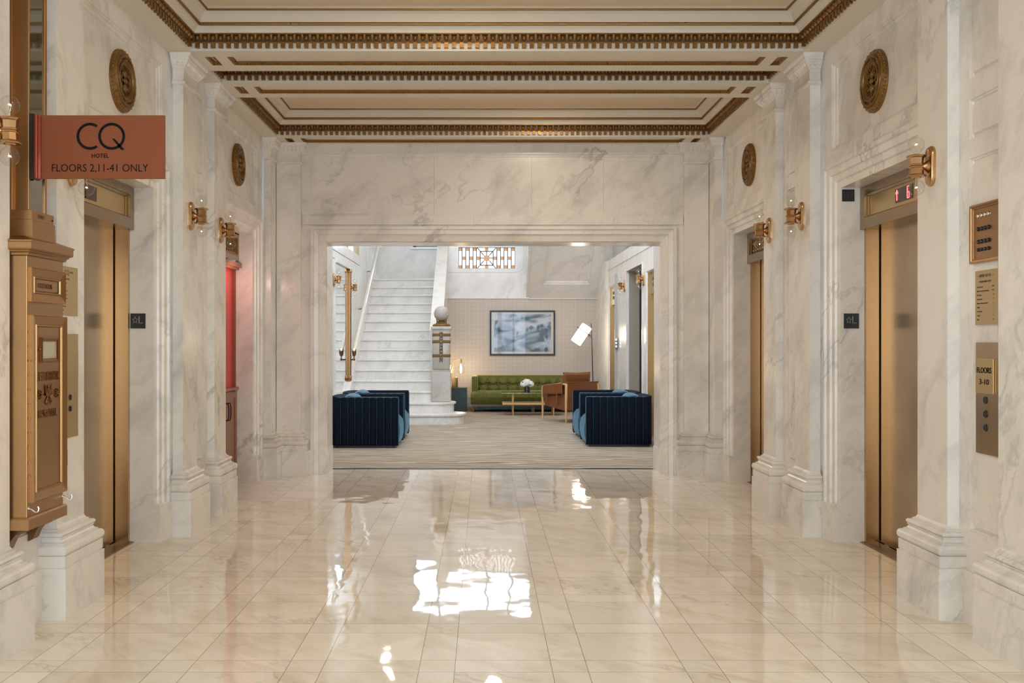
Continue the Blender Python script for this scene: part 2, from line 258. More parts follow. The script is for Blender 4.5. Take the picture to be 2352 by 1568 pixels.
# ---------------------------------------------------------------- mesh helpers
class MB:
    def __init__(s): s.v = []; s.f = []; s.smooth = []
    def add(s, vs, fs, sm=False):
        n = len(s.v); s.v += [Vector(p) for p in vs]
        for f in fs: s.f.append([i+n for i in f]); s.smooth.append(sm)
        return s
    def box(s, x0, x1, y0, y1, z0, z1, bev=0.0):
        if x0 > x1: x0, x1 = x1, x0
        if y0 > y1: y0, y1 = y1, y0
        if z0 > z1: z0, z1 = z1, z0
        if bev <= 0:
            return s.add([(x0,y0,z0),(x1,y0,z0),(x1,y1,z0),(x0,y1,z0),(x0,y0,z1),(x1,y0,z1),(x1,y1,z1),(x0,y1,z1)],
                  [(0,3,2,1),(4,5,6,7),(0,1,5,4),(1,2,6,5),(2,3,7,6),(3,0,4,7)])
        b = min(bev, (x1-x0)/2.01, (y1-y0)/2.01, (z1-z0)/2.01)
        bm = bmesh.new(); bmesh.ops.create_cube(bm, size=1)
        for v in bm.verts: v.co = Vector(((x0+x1)/2+v.co.x*(x1-x0), (y0+y1)/2+v.co.y*(y1-y0), (z0+z1)/2+v.co.z*(z1-z0)))
        bmesh.ops.bevel(bm, geom=bm.edges[:], offset=b, segments=3 if bev > 0.012 else 2, profile=0.5, affect='EDGES')
        bm.verts.index_update()
        s.add([v.co.copy() for v in bm.verts], [[v.index for v in f.verts] for f in bm.faces], bev > 0.012); bm.free()
        return s
    def tube(s, pts, r, n=8, cap=True, closed=False):
        pts = [Vector(p) for p in pts]; k = len(pts); rs = r if isinstance(r, (list, tuple)) else [r]*k
        base = len(s.v); up = None
        for i, p in enumerate(pts):
            a = pts[(i-1) % k] if (closed or i > 0) else p; b = pts[(i+1) % k] if (closed or i < k-1) else p
            t = (b-a).normalized()
            if up is None:
                up = Vector((0,0,1)) if abs(t.z) < 0.9 else Vector((1,0,0))
            u = (up - t*up.dot(t)).normalized(); up = u; w_ = t.cross(u)
            for j in range(n):
                an = 2*pi*j/n; s.v.append(p + (u*math.cos(an)+w_*math.sin(an))*rs[i])
        for i in range(k if closed else k-1):
            for j in range(n):
                a = base+i*n+j; b = base+i*n+(j+1) % n; i2 = (i+1) % k
                s.f.append([a, b, base+i2*n+(j+1) % n, base+i2*n+j]); s.smooth.append(True)
        if cap and not closed:
            s.f.append([base+j for j in range(n)][::-1]); s.smooth.append(False)
            s.f.append([base+(k-1)*n+j for j in range(n)]); s.smooth.append(False)
        return s
    def lathe(s, prof, c=(0,0,0), n=24, axis='z', sm=True, rot=0.0, cap=True):
        c = Vector(c); base = len(s.v)
        for (r, h) in prof:
            for j in range(n):
                an = 2*pi*j/n+rot; a, b = r*math.cos(an), r*math.sin(an)
                s.v.append(c + (Vector((a,b,h)) if axis == 'z' else Vector((h,a,b)) if axis == 'x' else Vector((a,h,b))))
        for i in range(len(prof)-1):
            for j in range(n):
                s.f.append([base+i*n+j, base+i*n+(j+1) % n, base+(i+1)*n+(j+1) % n, base+(i+1)*n+j]); s.smooth.append(sm)
        for i in (0, len(prof)-1):
            if cap and prof[i][0] > 1e-5: s.f.append([base+i*n+j for j in range(n)]); s.smooth.append(False)
        return s
    def ball(s, c, r, n=16, m=10, sc=(1,1,1)):
        base = len(s.v); c = Vector(c)
        for i in range(m+1):
            th = pi*i/m
            for j in range(n):
                ph = 2*pi*j/n
                s.v.append(c+Vector((r*sc[0]*math.sin(th)*math.cos(ph), r*sc[1]*math.sin(th)*math.sin(ph), r*sc[2]*math.cos(th))))
        for i in range(m):
            for j in range(n):
                s.f.append([base+i*n+j, base+i*n+(j+1) % n, base+(i+1)*n+(j+1) % n, base+(i+1)*n+j]); s.smooth.append(True)
        return s
    def prism(s, poly, T, d0, d1, sm=False):
        n = len(poly); vs = [T(a, b, d0) for a, b in poly]+[T(a, b, d1) for a, b in poly]
        s.add(vs, [list(range(n))[::-1], list(range(n, 2*n))]); 
        return s.add([v for v in vs], [[i, (i+1) % n, n+(i+1) % n, n+i] for i in range(n)], sm)
    def stack(s, T, prof, w0, w1, back):
        """rectangular rings round three sides: T(a, c, z); prof = (offset, z); w0..w1 span, face at c=0, back at c=-back"""
        rings = []
        for o, z in prof: rings.append([T(w0-o, -back, z), T(w0-o, o, z), T(w1+o, o, z), T(w1+o, -back, z)])
        base = len(s.v)
        for r in rings: s.v += [Vector(p) for p in r]
        for i in range(len(rings)-1):
            for j in range(3):
                s.f.append([base+i*4+j, base+i*4+j+1, base+(i+1)*4+j+1, base+(i+1)*4+j]); s.smooth.append(False)
        s.f.append([base+j for j in range(4)]); s.smooth.append(False)
        s.f.append([base+(len(rings)-1)*4+j for j in range(4)]); s.smooth.append(False)
        return s
    def faced(s, T, a0, a1, b0, b1, holes, c=0.0):
        """flat facing in plane c with stepped recesses; hole = (a0,a1,b0,b1,loops,fill,open_bottom)"""
        A = sorted({a0, a1, *[h[0] for h in holes], *[h[1] for h in holes]}); B = sorted({b0, b1, *[h[2] for h in holes], *[h[3] for h in holes]})
        for i in range(len(A)-1):
            for j in range(len(B)-1):
                ma, mb_ = (A[i]+A[i+1])/2, (B[j]+B[j+1])/2
                if any(h[0] < ma < h[1] and h[2] < mb_ < h[3] for h in holes): continue
                s.add([T(A[i],B[j],c), T(A[i+1],B[j],c), T(A[i+1],B[j+1],c), T(A[i],B[j+1],c)], [(0,1,2,3)])
        for h in holes:
            ring = lambda i, cc: [T(h[0]+i, h[2]+(0 if h[6] else i), cc), T(h[1]-i, h[2]+(0 if h[6] else i), cc), T(h[1]-i, h[3]-i, cc), T(h[0]+i, h[3]-i, cc)]
            lp = [(0, 0)]+list(h[4])
            for (i0, c0), (i1, c1) in zip(lp, lp[1:]):
                r0, r1 = ring(i0, c+c0), ring(i1, c+c1)
                for k in range(4):
                    if k == 0 and h[6]: continue
                    s.add([r0[k], r0[(k+1) % 4], r1[(k+1) % 4], r1[k]], [(0,1,2,3)])
            if h[5]: s.add(ring(lp[-1][0], c+lp[-1][1]), [(0,1,2,3)])
        return s
    def build(s, name, mat, parent=None, kind=None, sharp=35, recalc=True):
        me = bpy.data.meshes.new(name)
        off = Vector(parent['_org']) if parent is not None and '_org' in parent else Vector((0,0,0))
        me.from_pydata([v-off for v in s.v], [], s.f)
        me.polygons.foreach_set('use_smooth', s.smooth)
        if recalc:
            bm = bmesh.new(); bm.from_mesh(me); bmesh.ops.remove_doubles(bm, verts=bm.verts[:], dist=1e-6); bmesh.ops.recalc_face_normals(bm, faces=bm.faces[:]); bm.to_mesh(me); bm.free()
        if any(s.smooth):
            try: me.set_sharp_from_angle(angle=math.radians(sharp))
            except Exception: pass
        me.materials.append(mat); me.update()
        o = bpy.data.objects.new(name, me); COL.objects.link(o)
        if parent is not None:
            o.parent = parent; o['_org'] = tuple(off)
        if kind: o['kind'] = kind
        return o
def thing(name, label, cat, org=(0,0,0), group=None):
    o = bpy.data.objects.new(name, None); COL.objects.link(o); o.location = org; o['_org'] = tuple(org)
    o.empty_display_size = 0.1
    o['label'] = label; o['category'] = cat
    if group: o['group'] = group
    return o
def tag(o, label, cat, group=None):
    o['label'] = label; o['category'] = cat
    if group: o['group'] = group
    return o
def struct_root(name, org=(0,0,0)):
    o = bpy.data.objects.new(name, None); COL.objects.link(o); o.location = org; o['_org'] = tuple(org); o['kind'] = 'structure'
    return o
def copy_tree(o, parent=None):
    c = o.copy(); COL.objects.link(c)
    if parent is not None: c.parent = parent
    for ch in list(o.children): copy_tree(ch, c)
    return c
_fonts = {}
def text_geo(txt, width=None, height=None, ext=0.0, align='LEFT', spacing=1.0, bold=0.0):
    """returns verts/faces of lettering in the a-b plane, baseline at 0, scaled to the cap height / width"""
    cu = bpy.data.curves.new('lettering', 'FONT'); cu.body = txt; cu.size = 1.0; cu.extrude = 0.0; cu.space_character = spacing; cu.resolution_u = 3; cu.offset = bold
    o = bpy.data.objects.new('lettering', cu); COL.objects.link(o)
    bpy.context.view_layer.update()
    me = bpy.data.meshes.new_from_object(o.evaluated_get(bpy.context.evaluated_depsgraph_get()))
    vs = [v.co.copy() for v in me.vertices]; fs = [list(p.vertices) for p in me.polygons]
    bpy.data.objects.remove(o); bpy.data.curves.remove(cu); bpy.data.meshes.remove(me)
    x0 = min(v.x for v in vs); x1 = max(v.x for v in vs); y1 = max(v.y for v in vs)
    capH = 0.72
    sy = height/capH if height else 1.0
    sx = width/(x1-x0) if width else sy
    out = [((v.x-x0)*sx, v.y*sy) for v in vs]
    W_ = (x1-x0)*sx
    if align == 'CENTER': out = [(a-W_/2, b) for a, b in out]
    elif align == 'RIGHT': out = [(a-W_, b) for a, b in out]
    return out, fs
def letter(mb, T, txt, a, b, c, width=None, height=None, ext=0.002, align='LEFT', spacing=1.0, flip=False, bold=0.0):
    vs, fs = text_geo(txt, width, height, align=align, spacing=spacing, bold=bold)
    k = -1 if flip else 1; n = len(vs)
    V0 = [T(a+k*x, b+y, c) for x, y in vs]; V1 = [T(a+k*x, b+y, c+ext) for x, y in vs]
    ed = {}
    for f in fs:
        for i in range(len(f)):
            e = (f[i], f[(i+1) % len(f)]); ed[tuple(sorted(e))] = ed.get(tuple(sorted(e)), 0)+1
    sides = [[a_, b_, n+b_, n+a_] for (a_, b_), q in ed.items() if q == 1]
    mb.add(V0+V1, [[n+i for i in f] for f in fs]+sides)
CX = 0.092
def SD(s):   # side-wall frame: a along the hall, b up, c out of the wall from half width u
    return lambda u: (lambda a, b, c: Vector((CX+s*(u-c), a, b)))
def rect_ring(mb, T, a0, a1, b0, b1, prof):
    """mitred frame round a rectangle, prof = closed list of (inset, c)"""
    n = len(prof); rings = []
    for i, c in prof: rings.append([T(a0+i,b0+i,c), T(a1-i,b0+i,c), T(a1-i,b1-i,c), T(a0+i,b1-i,c)])
    for q in range(n):
        r0, r1 = rings[q], rings[(q+1) % n]
        for k in range(4): mb.add([r0[k], r0[(k+1) % 4], r1[(k+1) % 4], r1[k]], [(0,1,2,3)])
# ================================================================ SETTING: lift hall
ZC = 3.433          # soffit of the beams
P_ALL = [1.40, 4.34, 5.18, 7.29, 8.12]       # pilaster centres along the side walls
W2 = 0.172
UW = 2.33; UG = 2.30; UF = 2.24
BAYS = [(5.352, 7.118), (8.292, 10.04)]
# floor
MB().add([(-3.2,-4.6,0),(3.4,-4.6,0),(3.4,10.81,0),(-3.2,10.81,0),(-3.2,-4.6,-.1),(3.4,-4.6,-.1),(3.4,10.81,-.1),(-3.2,10.81,-.1)],
         [(0,1,2,3),(4,5,6,7),(0,1,5,4),(1,2,6,5),(2,3,7,6),(3,0,4,7)]).build('floor', FLOOR, kind='structure')
MB().box(-2.4, 3.0, 10.83, 22.2, -0.1, 0.003).build('floor_carpet', CARPET, kind='structure')
MB().box(-1.65, 1.85, 10.80, 10.835, -0.02, 0.007).build('trim_threshold', STEEL_D, kind='structure')
ARCH = [(0,.028),(.028,.028),(.034,.012),(.075,.006),(.080,-.010),(.120,-.014),(.125,-.03),(.17,-.036)]
REC = [(0,-.008),(.012,-.008),(.016,-.020),(.034,-.024),(.036,-.034)]
REC2 = [(0,-.011),(.010,-.011),(.014,-.019),(.024,-.019),(.030,-.004),(.034,-.004)]
def bay_center(b): return (b[0]+b[1])/2 if b[0] < 8 else 9.17
for s, side in ((-1, 'left'), (1, 'right')):
    T = SD(s)
    mb = MB()
    for bi, b in enumerate(BAYS):
        c = 6.23 if bi == 0 else 9.17; h = 0.63
        holes = [(c-h-.17, c+h+.17, 0, 2.61, ARCH+[(.17,-.205)], False, True),
                 (c-.70, c+.70, 2.705, 3.31, REC, True, False)]
        mb.faced(T(UW), b[0]-.1, b[1]+.05, 0, ZC+.3, holes)
        for q in (-1, 1):   # plain blocks at the feet of the door surround
            y0, y1 = sorted((c+q*(h-.002), c+q*(h+.172)))
            mb.add([T(UW)(y0,0,-.205),T(UW)(y0,0,.006 if q>0 else .036),T(UW)(y1,0,.036 if q>0 else .006),T(UW)(y1,0,-.205),
                    T(UW)(y0,.258,-.205),T(UW)(y0,.258,.006 if q>0 else .036),T(UW)(y1,.258,.036 if q>0 else .006),T(UW)(y1,.258,-.205)],
                   [(0,1,2,3),(4,5,6,7),(0,1,5,4),(1,2,6,5),(2,3,7,6),(3,0,4,7)])
    for g0, g1 in ((4.46, 5.06), (7.42, 8.0)):
        gc = (g0+g1)/2
        mb.faced(T(UG), g0, g1, 0, ZC+.3, [(gc-.145, gc+.145, .45, 2.28, REC2, True, False), (gc-.145, gc+.145, 2.37, 2.57, REC2, True, False), (gc-.145, gc+.145, 2.67, 3.29, REC2, True, False)])
        mb.faced(T(UG), g0, g1, 0, .258, [], .022); mb.add([T(UG)(g0,.258,0),T(UG)(g1,.258,0),T(UG)(g1,.258,.022),T(UG)(g0,.258,.022)], [(0,1,2,3)])
    # the hall behind the photographer
    mb.faced(T(UG), -4.5, 4.46, 0, ZC+.3, [(-4.2, -1.2, .6, 3.1, [(0,-.10)], False, False), (-.4, 1.0, .45, 2.6, REC, True, False), (1.8, 3.9, .45, 2.6, REC, True, False)])
    mb.build('wall_'+side, MARBLE, kind='structure')
# ---- back wall of the hall with the portal
def TB(a, b, c): return Vector((a, 10.37-c, b))
P0, P1_ = -1.64, 1.845
PA = [(0,.035),(.030,.035),(.036,.018),(.078,.010),(.084,-.008),(.150,-.030),(.155,-.05),(.160,-.06),(.160,-.44)]
mb = MB(); mb.faced(TB, CX-2.5, CX+2.5, 0, ZC+.4, [(P0-.16, P1_+.16, 0, 2.58, PA, False, True), (CX-1.885, CX+1.885, 2.705, 3.315, [(0,-.008),(.008,-.008),(.010,-.016)], True, False)])
for x0, x1, q in ((P0-.175, P0+.004, 1), (P1_-.004, P1_+.175, -1)):
    ya = [10.37-.04, 10.37+.06] if q == 1 else [10.37+.06, 10.37-.04]
    mb.add([(x0,ya[0],0),(x1,ya[1],0),(x1,10.815,0),(x0,10.815,0),(x0,ya[0],.258),(x1,ya[1],.258),(x1,10.815,.258),(x0,10.815,.258)],
           [(0,1,2,3),(4,5,6,7),(0,1,5,4),(1,2,6,5),(2,3,7,6),(3,0,4,7)])
mb.box(CX-1.98, CX+1.98, 10.345, 10.38, 3.33, ZC+.3)
mb.box(CX-1.98, CX+1.98, 10.352, 10.38, 2.60, 2.69)
mb.build('wall_back', marble('portal_wall_marble', scale=0.85, amount=1.15, ang=0.75), kind='structure')
m = MB()
for x, z0, z1, c in ((-.52, 2.71, 3.31, -.0155), (.50, 2.71, 3.31, -.0155), (1.25, 2.71, 3.31, -.0155), (-.48, 3.335, 3.43, .0255), (.85, 3.335, 3.43, .0255), (-1.05, 2.605, 2.685, .0185), (-.10, 2.605, 2.685, .0185), (1.35, 2.605, 2.685, .0185)):
    m.add([TB(x-.001,z0,c), TB(x+.001,z0,c), TB(x+.001,z1,c), TB(x-.001,z1,c)], [(0,1,2,3)])
m.build('trim_slab_joints', simple('thin_dark_joint', (.30,.27,.22), .7), kind='structure')
def TL(a, b, c): return Vector((a, 10.81+c, b))
MB().faced(TL, -2.6, 3.0, 0, 5.3, [(P0, P1_, 0, 2.42, [(0,-.01)], False, True), (-2.1, 2.3, 3.85, 5.0, [(0,-.12)], False, False)]).build('wall_lobby_front', MARBLE, kind='structure')
r = struct_root('window_9', (.1, 10.7, 3.85)); MB().box(-2.1, 2.3, 10.68, 10.69, 3.85, 5.0).build('pane', LOB_FILL, r)  # unseen glowing window, added above the portal to brighten stairs and landing
m = MB()
for x in (-2.1, -1.02, .07, 1.16, 2.25): m.box(x, x+.05, 10.70, 10.75, 3.85, 5.0)
m.build('window_frame', BRONZE_D, r)
# ---- hall end wall behind the photographer, glazed street doors
def TE(a, b, c): return Vector((a, -4.5+c, b))
MB().faced(TE, -2.6, 2.8, 0, 3.75, [(-1.75,-.55,0.0,3.2,[(0,-.12)],False,True),(-.5,.7,0,3.2,[(0,-.12)],False,True),(.75,1.95,0,3.2,[(0,-.12)],False,True)]).build('wall_front', MARBLE, kind='structure')
for i, x in enumerate((-1.75, -.5, .75)):
    r = struct_root('window_%d' % (i+4), (x+.6, -4.6, 0))
    MB().box(x, x+1.2, -4.66, -4.62, 0, 3.2).build('pane', ENTR, r)
    m = MB()
    for xx in (x, x+.57, x+1.14): m.box(xx, xx+.06, -4.61, -4.55, 0, 3.2)
    for zz in (0, 2.3, 3.14): m.box(x, x+1.2, -4.61, -4.55, zz, zz+.06)
    m.build('window_frame', BRONZE_D, r)
for i, s in ((7, -1), (8, 1)):  # unseen side windows, added to send cool light up the hall
    r = struct_root('window_%d' % i, (CX+s*(UG+.1), -2.7, .6)); xw = CX+s*(UG+.10)
    MB().box(xw, xw+s*.02, -4.2, -1.2, .6, 3.1).build('pane', SIDE_FILL, r)
    m = MB()
    for yy in (-4.2, -3.22, -2.24, -1.26): m.box(xw-s*.05, xw, yy, yy+.06, .6, 3.1)
    for zz in (.6, 2.2, 3.04): m.box(xw-s*.05, xw, -4.2, -1.2, zz, zz+.06)
    m.build('window_frame', BRONZE_D, r)
# ---- coffered ceiling
COFF = [(0.3,2.2),(2.49,4.07),(4.578,4.932),(5.43,7.03),(7.55,7.89),(8.37,9.97)]
def TC(a, b, c): return Vector((a, b, ZC-c))     # c downwards
CL = [(0,-.017),(.004,-.017),(.004,-.113),(.044,-.113),(.052,-.135),(.075,-.155),(.097,-.163),(.103,-.185),(.125,-.220),(.150,-.236),(.167,-.240),(.175,-.252),(.19,-.257)]
beams = [(2.2,2.49),(4.07,4.578),(4.932,5.43),(7.03,7.55),(7.89,8.37),(9.97,10.40)]
holes = [(CX-2.165, CX+2.165, a, b, CL, False, False) for a, b in COFF]
BP = []
for a, b in beams[1:]:
    m_ = (a+b)/2 if b < 10.3 else 10.16; hw = 0.113
    if b-a < .4 and b < 10: continue
    for x0, x1 in ((CX-1.945, CX+1.945), (CX-2.105, CX-2.03), (CX+2.03, CX+2.105)):
        BP.append((x0, x1, m_-hw, m_+hw)); holes.append((x0, x1, m_-hw, m_+hw, [(0,-.022),(.0,-.026)], False, False))
mb = MB(); mb.faced(TC, CX-2.45, CX+2.45, -4.6, 10.45, holes)
mb.build('ceiling', PLASTER, kind='structure')
mb = MB()
for a, b in COFF: mb.box(CX-2.0, CX+2.0, a+(.17 if b-a > .5 else .16), b-(.17 if b-a > .5 else .16), ZC+.2565, ZC+.30)
mb.build('ceiling_coffer_panel', PANEL, kind='structure')
mb = MB()
for x0, x1, y0, y1 in BP: mb.box(x0-.01, x1+.01, y0-.01, y1+.01, ZC+.026, ZC+.05)
mb.build('ceiling_beam_panel', PLASTER, kind='structure')
# gilded mouldings
def egg(m, c, ax, n, k=1.0):   # small half-egg, ax along, n out
    c = Vector(c); ax = Vector(ax); n = Vector(n); up = Vector((0,0,1)); d = (n*0.85-up*0.53).normalized(); e = d.cross(ax)
    vs = []; fs = []
    for i in range(4):
        th = (pi/2)*i/3.0
        for j in range(8):
            ph = 2*pi*j/8; rr = math.cos(th)
            vs.append(c + ax*(k*0.0150*rr*math.cos(ph)) + e*(k*0.022*rr*math.sin(ph)) + d*(k*0.020*math.sin(th)))
    for i in range(3):
        for j in range(8): fs.append([i*8+j, i*8+(j+1) % 8, (i+1)*8+(j+1) % 8, (i+1)*8+j])
    m.add(vs, fs, True)
tn = 0
for ci, (a, b) in enumerate(COFF):
    x0, x1 = CX-2.165, CX+2.165
    m = MB(); md = MB()
    # backing ovolo ring under the eggs
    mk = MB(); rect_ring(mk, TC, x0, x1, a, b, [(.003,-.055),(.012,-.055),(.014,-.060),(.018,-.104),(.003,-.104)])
    rect_ring(m, TC, x0, x1, a, b, [(.003,-.105),(.042,-.105),(.046,-.109),(.046,-.1135),(.003,-.1135)])
    rect_ring(m, TC, x0, x1, a, b, [(.003,-.0535),(.024,-.0535),(.026,-.057),(.022,-.060),(.003,-.060)])
    # thin gilded beads of the cove
    rect_ring(m, TC, x0, x1, a, b, [(.088,-.160),(.094,-.150),(.102,-.152),(.106,-.163),(.100,-.172),(.09,-.168)])
    if b-a > .5: rect_ring(m, TC, x0, x1, a, b, [(.160,-.238),(.166,-.230),(.173,-.232),(.175,-.241),(.168,-.246)])
    for (p, q, ax, n) in (((x0,b),(x1,b),(1,0,0),(0,-1,0)), ((x0,a),(x1,a),(1,0,0),(0,1,0)), ((x0,a),(x0,b),(0,1,0),(1,0,0)), ((x1,a),(x1,b),(0,1,0),(-1,0,0))):
        p = Vector((*p, 0)); q = Vector((*q, 0)); Ln = (q-p).length; cnt = max(1, round((Ln-.06)/.0547)); st = (Ln-.06)/cnt; d = (q-p).normalized(); n = Vector(n)
        for k in range(cnt+1):
            o = p+d*(.03+k*st)
            if k < cnt:
                e = o+d*(st/2)+n*.018; egg(m, (e.x, e.y, ZC+.086), ax, n)
            # dart
            t = o+n*.036
            m.add([t+d*.008+Vector((0,0,ZC+.104)), t-d*.008+Vector((0,0,ZC+.104)), t+n*.004+Vector((0,0,ZC+.108)), o+n*.020+Vector((0,0,ZC+.062))], [(0,1,3),(1,2,3),(2,0,3),(0,1,2)])
            if k < cnt:
                c0 = o+d*(st/2-.0145); c1 = o+d*(st/2+.0145)+n*.026
                md.box(c0.x, c1.x, c0.y, c1.y, ZC+.017, ZC+.053)
    tn += 1
    r = m.build('trim_%d' % tn, GOLD, kind='structure'); r['label'] = 'gilded egg-and-dart cornice round a ceiling coffer'
    md.build('dentil_row', GOLD, r); mk.build('recessed_band', GOLD_SHADE, r)
for x0, x1, y0, y1 in BP:
    m = MB(); rect_ring(m, TC, x0, x1, y0, y1, [(0,-.002),(.006,-.003),(.016,-.010),(.026,-.024),(0,-.024)])
    for (p, q) in (((x0,y1),(x1,y1)), ((x0,y0),(x0,y1)), ((x1,y0),(x1,y1))):
        p = Vector((*p,0)); q = Vector((*q,0)); n = max(1, int((q-p).length/.022)); cc = Vector(((x0+x1)/2, (y0+y1)/2, 0))
        for k in range(n):
            o = p.lerp(q, (k+.5)/n); dr = Vector((0, 1 if cc.y > o.y else -1, 0)) if abs(p.y-q.y) < 1e-6 else Vector((1 if cc.x > o.x else -1, 0, 0))
            o = o+dr*.015+Vector((0,0,ZC+.007))
            al = (q-p).normalized()*.0075; u = Vector((0,0,1))*.009
            m.add([o+al, o-al, o+u, o-u, o+dr*.006-Vector((0,0,.005))], [(0,2,4),(2,1,4),(1,3,4),(3,0,4)])
    tn += 1; m.build('trim_%d' % tn, GOLD, kind='structure')

# ================================================================ pilasters
BASEP = [(.079,0),(.079,.256),(.070,.257),(.070,.262),(.073,.263),(.073,.315),(.066,.316),(.074,.322),(.079,.332),(.080,.342),(.079,.352),(.074,.362),(.066,.368),
         (.055,.369),(.055,.375),(.042,.380),(.036,.388),(.034,.396),(.040,.398),(.040,.403),(.036,.404),(.042,.408),(.045,.415),(.042,.424),(.034,.428),(.020,.429),(.020,.436),(.008,.442),(0,.455)]
CAPP = [(0,3.215),(.006,3.217),(.018,3.222),(.021,3.232),(.018,3.242),(.006,3.246),(.004,3.250),(.004,3.325),(.012,3.330),(.012,3.336),(.022,3.345),(.038,3.362),(.046,3.378),(.050,3.386),(.056,3.388),(.056,3.405),(.066,3.412),(.070,3.422),(.070,ZC-.001)]
def cap_orn(m, T, w0, w1, side_from):
    n = max(2, round((w1-w0+.05)/.042))
    for k in range(n):
        a = w0-.02+(w1-w0+.04)*(k+.5)/n
        c = T(a, .034, 3.362); ax = (T(a+1, 0, 0)-T(a, 0, 0)); nn = (T(a, 1, 0)-T(a, 0, 0)); egg(m, c, ax, nn, .75)
    for e, sg in ((w0, -1), (w1, 1)):
        for k in range(3):
            c = T(e+sg*.034, .008-.034*k, 3.362); ax = (T(0, 1, 0)-T(0, 0, 0)); nn = (T(sg, 0, 0)-T(0, 0, 0)); egg(m, c, ax, nn, .7)
def pilaster(org, label, T, w0, w1, back, extra=None, group=None):
    t = thing('pilaster', label, 'pilaster', org, group)
    b = MB(); b.stack(T, BASEP, w0, w1, back)
    sh = MB(); sh.stack(T, [(0,.44),(0,3.22)], w0, w1, back)
    cp = MB(); cp.stack(T, CAPP, w0, w1, back); cap_orn(cp, T, w0, w1, 0)
    if extra:
        T2, v0, v1, bk2 = extra
        b.stack(T2, BASEP, v0, v1, bk2); sh.stack(T2, [(0,.44),(0,3.22)], v0, v1, bk2); cp.stack(T2, CAPP, v0, v1, bk2); cap_orn(cp, T2, v0, v1, 0)
    b.build('base', MARBLE, t); sh.build('shaft', MARBLE, t); cp.build('capital', MARBLE, t)
    return t
PL = {(-1,4.34): 'marble pilaster at the left picture edge, just before the brass mailbox',
      (-1,5.18): 'marble pilaster between the brass mailbox and the left lift door',
      (-1,7.29): 'left marble pilaster with wall sconce, just beyond the near left lift door',
      (-1,8.12): 'left marble pilaster with wall sconce, just before the red cabinet recess',
      (1,4.34): 'plain marble pilaster without a sconce at the right picture edge',
      (1,5.18): 'marble pilaster with the large sconce right of the lift showing floor 6',
      (1,7.29): 'right marble pilaster with sconce, beside the lift with the black plates',
      (1,8.12): 'right marble pilaster with sconce overlapping the far right lift door'}
for s in (-1, 1):
    for y in P_ALL[1:]:
        T = (lambda s_: (lambda a, c, z: Vector((CX+s_*(UF-c), a, z))))(s)
        pilaster((CX+s*UF, y, 0), PL[(s, y)], T, y-W2, y+W2, .075)
for s, lab in ((-1, 'stepped corner pilaster left of the wide portal to the lobby'), (1, 'stepped corner pilaster right of the wide portal to the lobby')):
    T = (lambda s_: (lambda a, c, z: Vector((CX+s_*(UF-c), a, z))))(s)
    T2 = (lambda s_: (lambda a, c, z: Vector((CX+s_*a, 10.30-c, z))))(s)
    pilaster((CX+s*UF, 10.17, 0), lab, T, 10.045, 10.34, .075, (T2, 1.985, 2.235, .075))

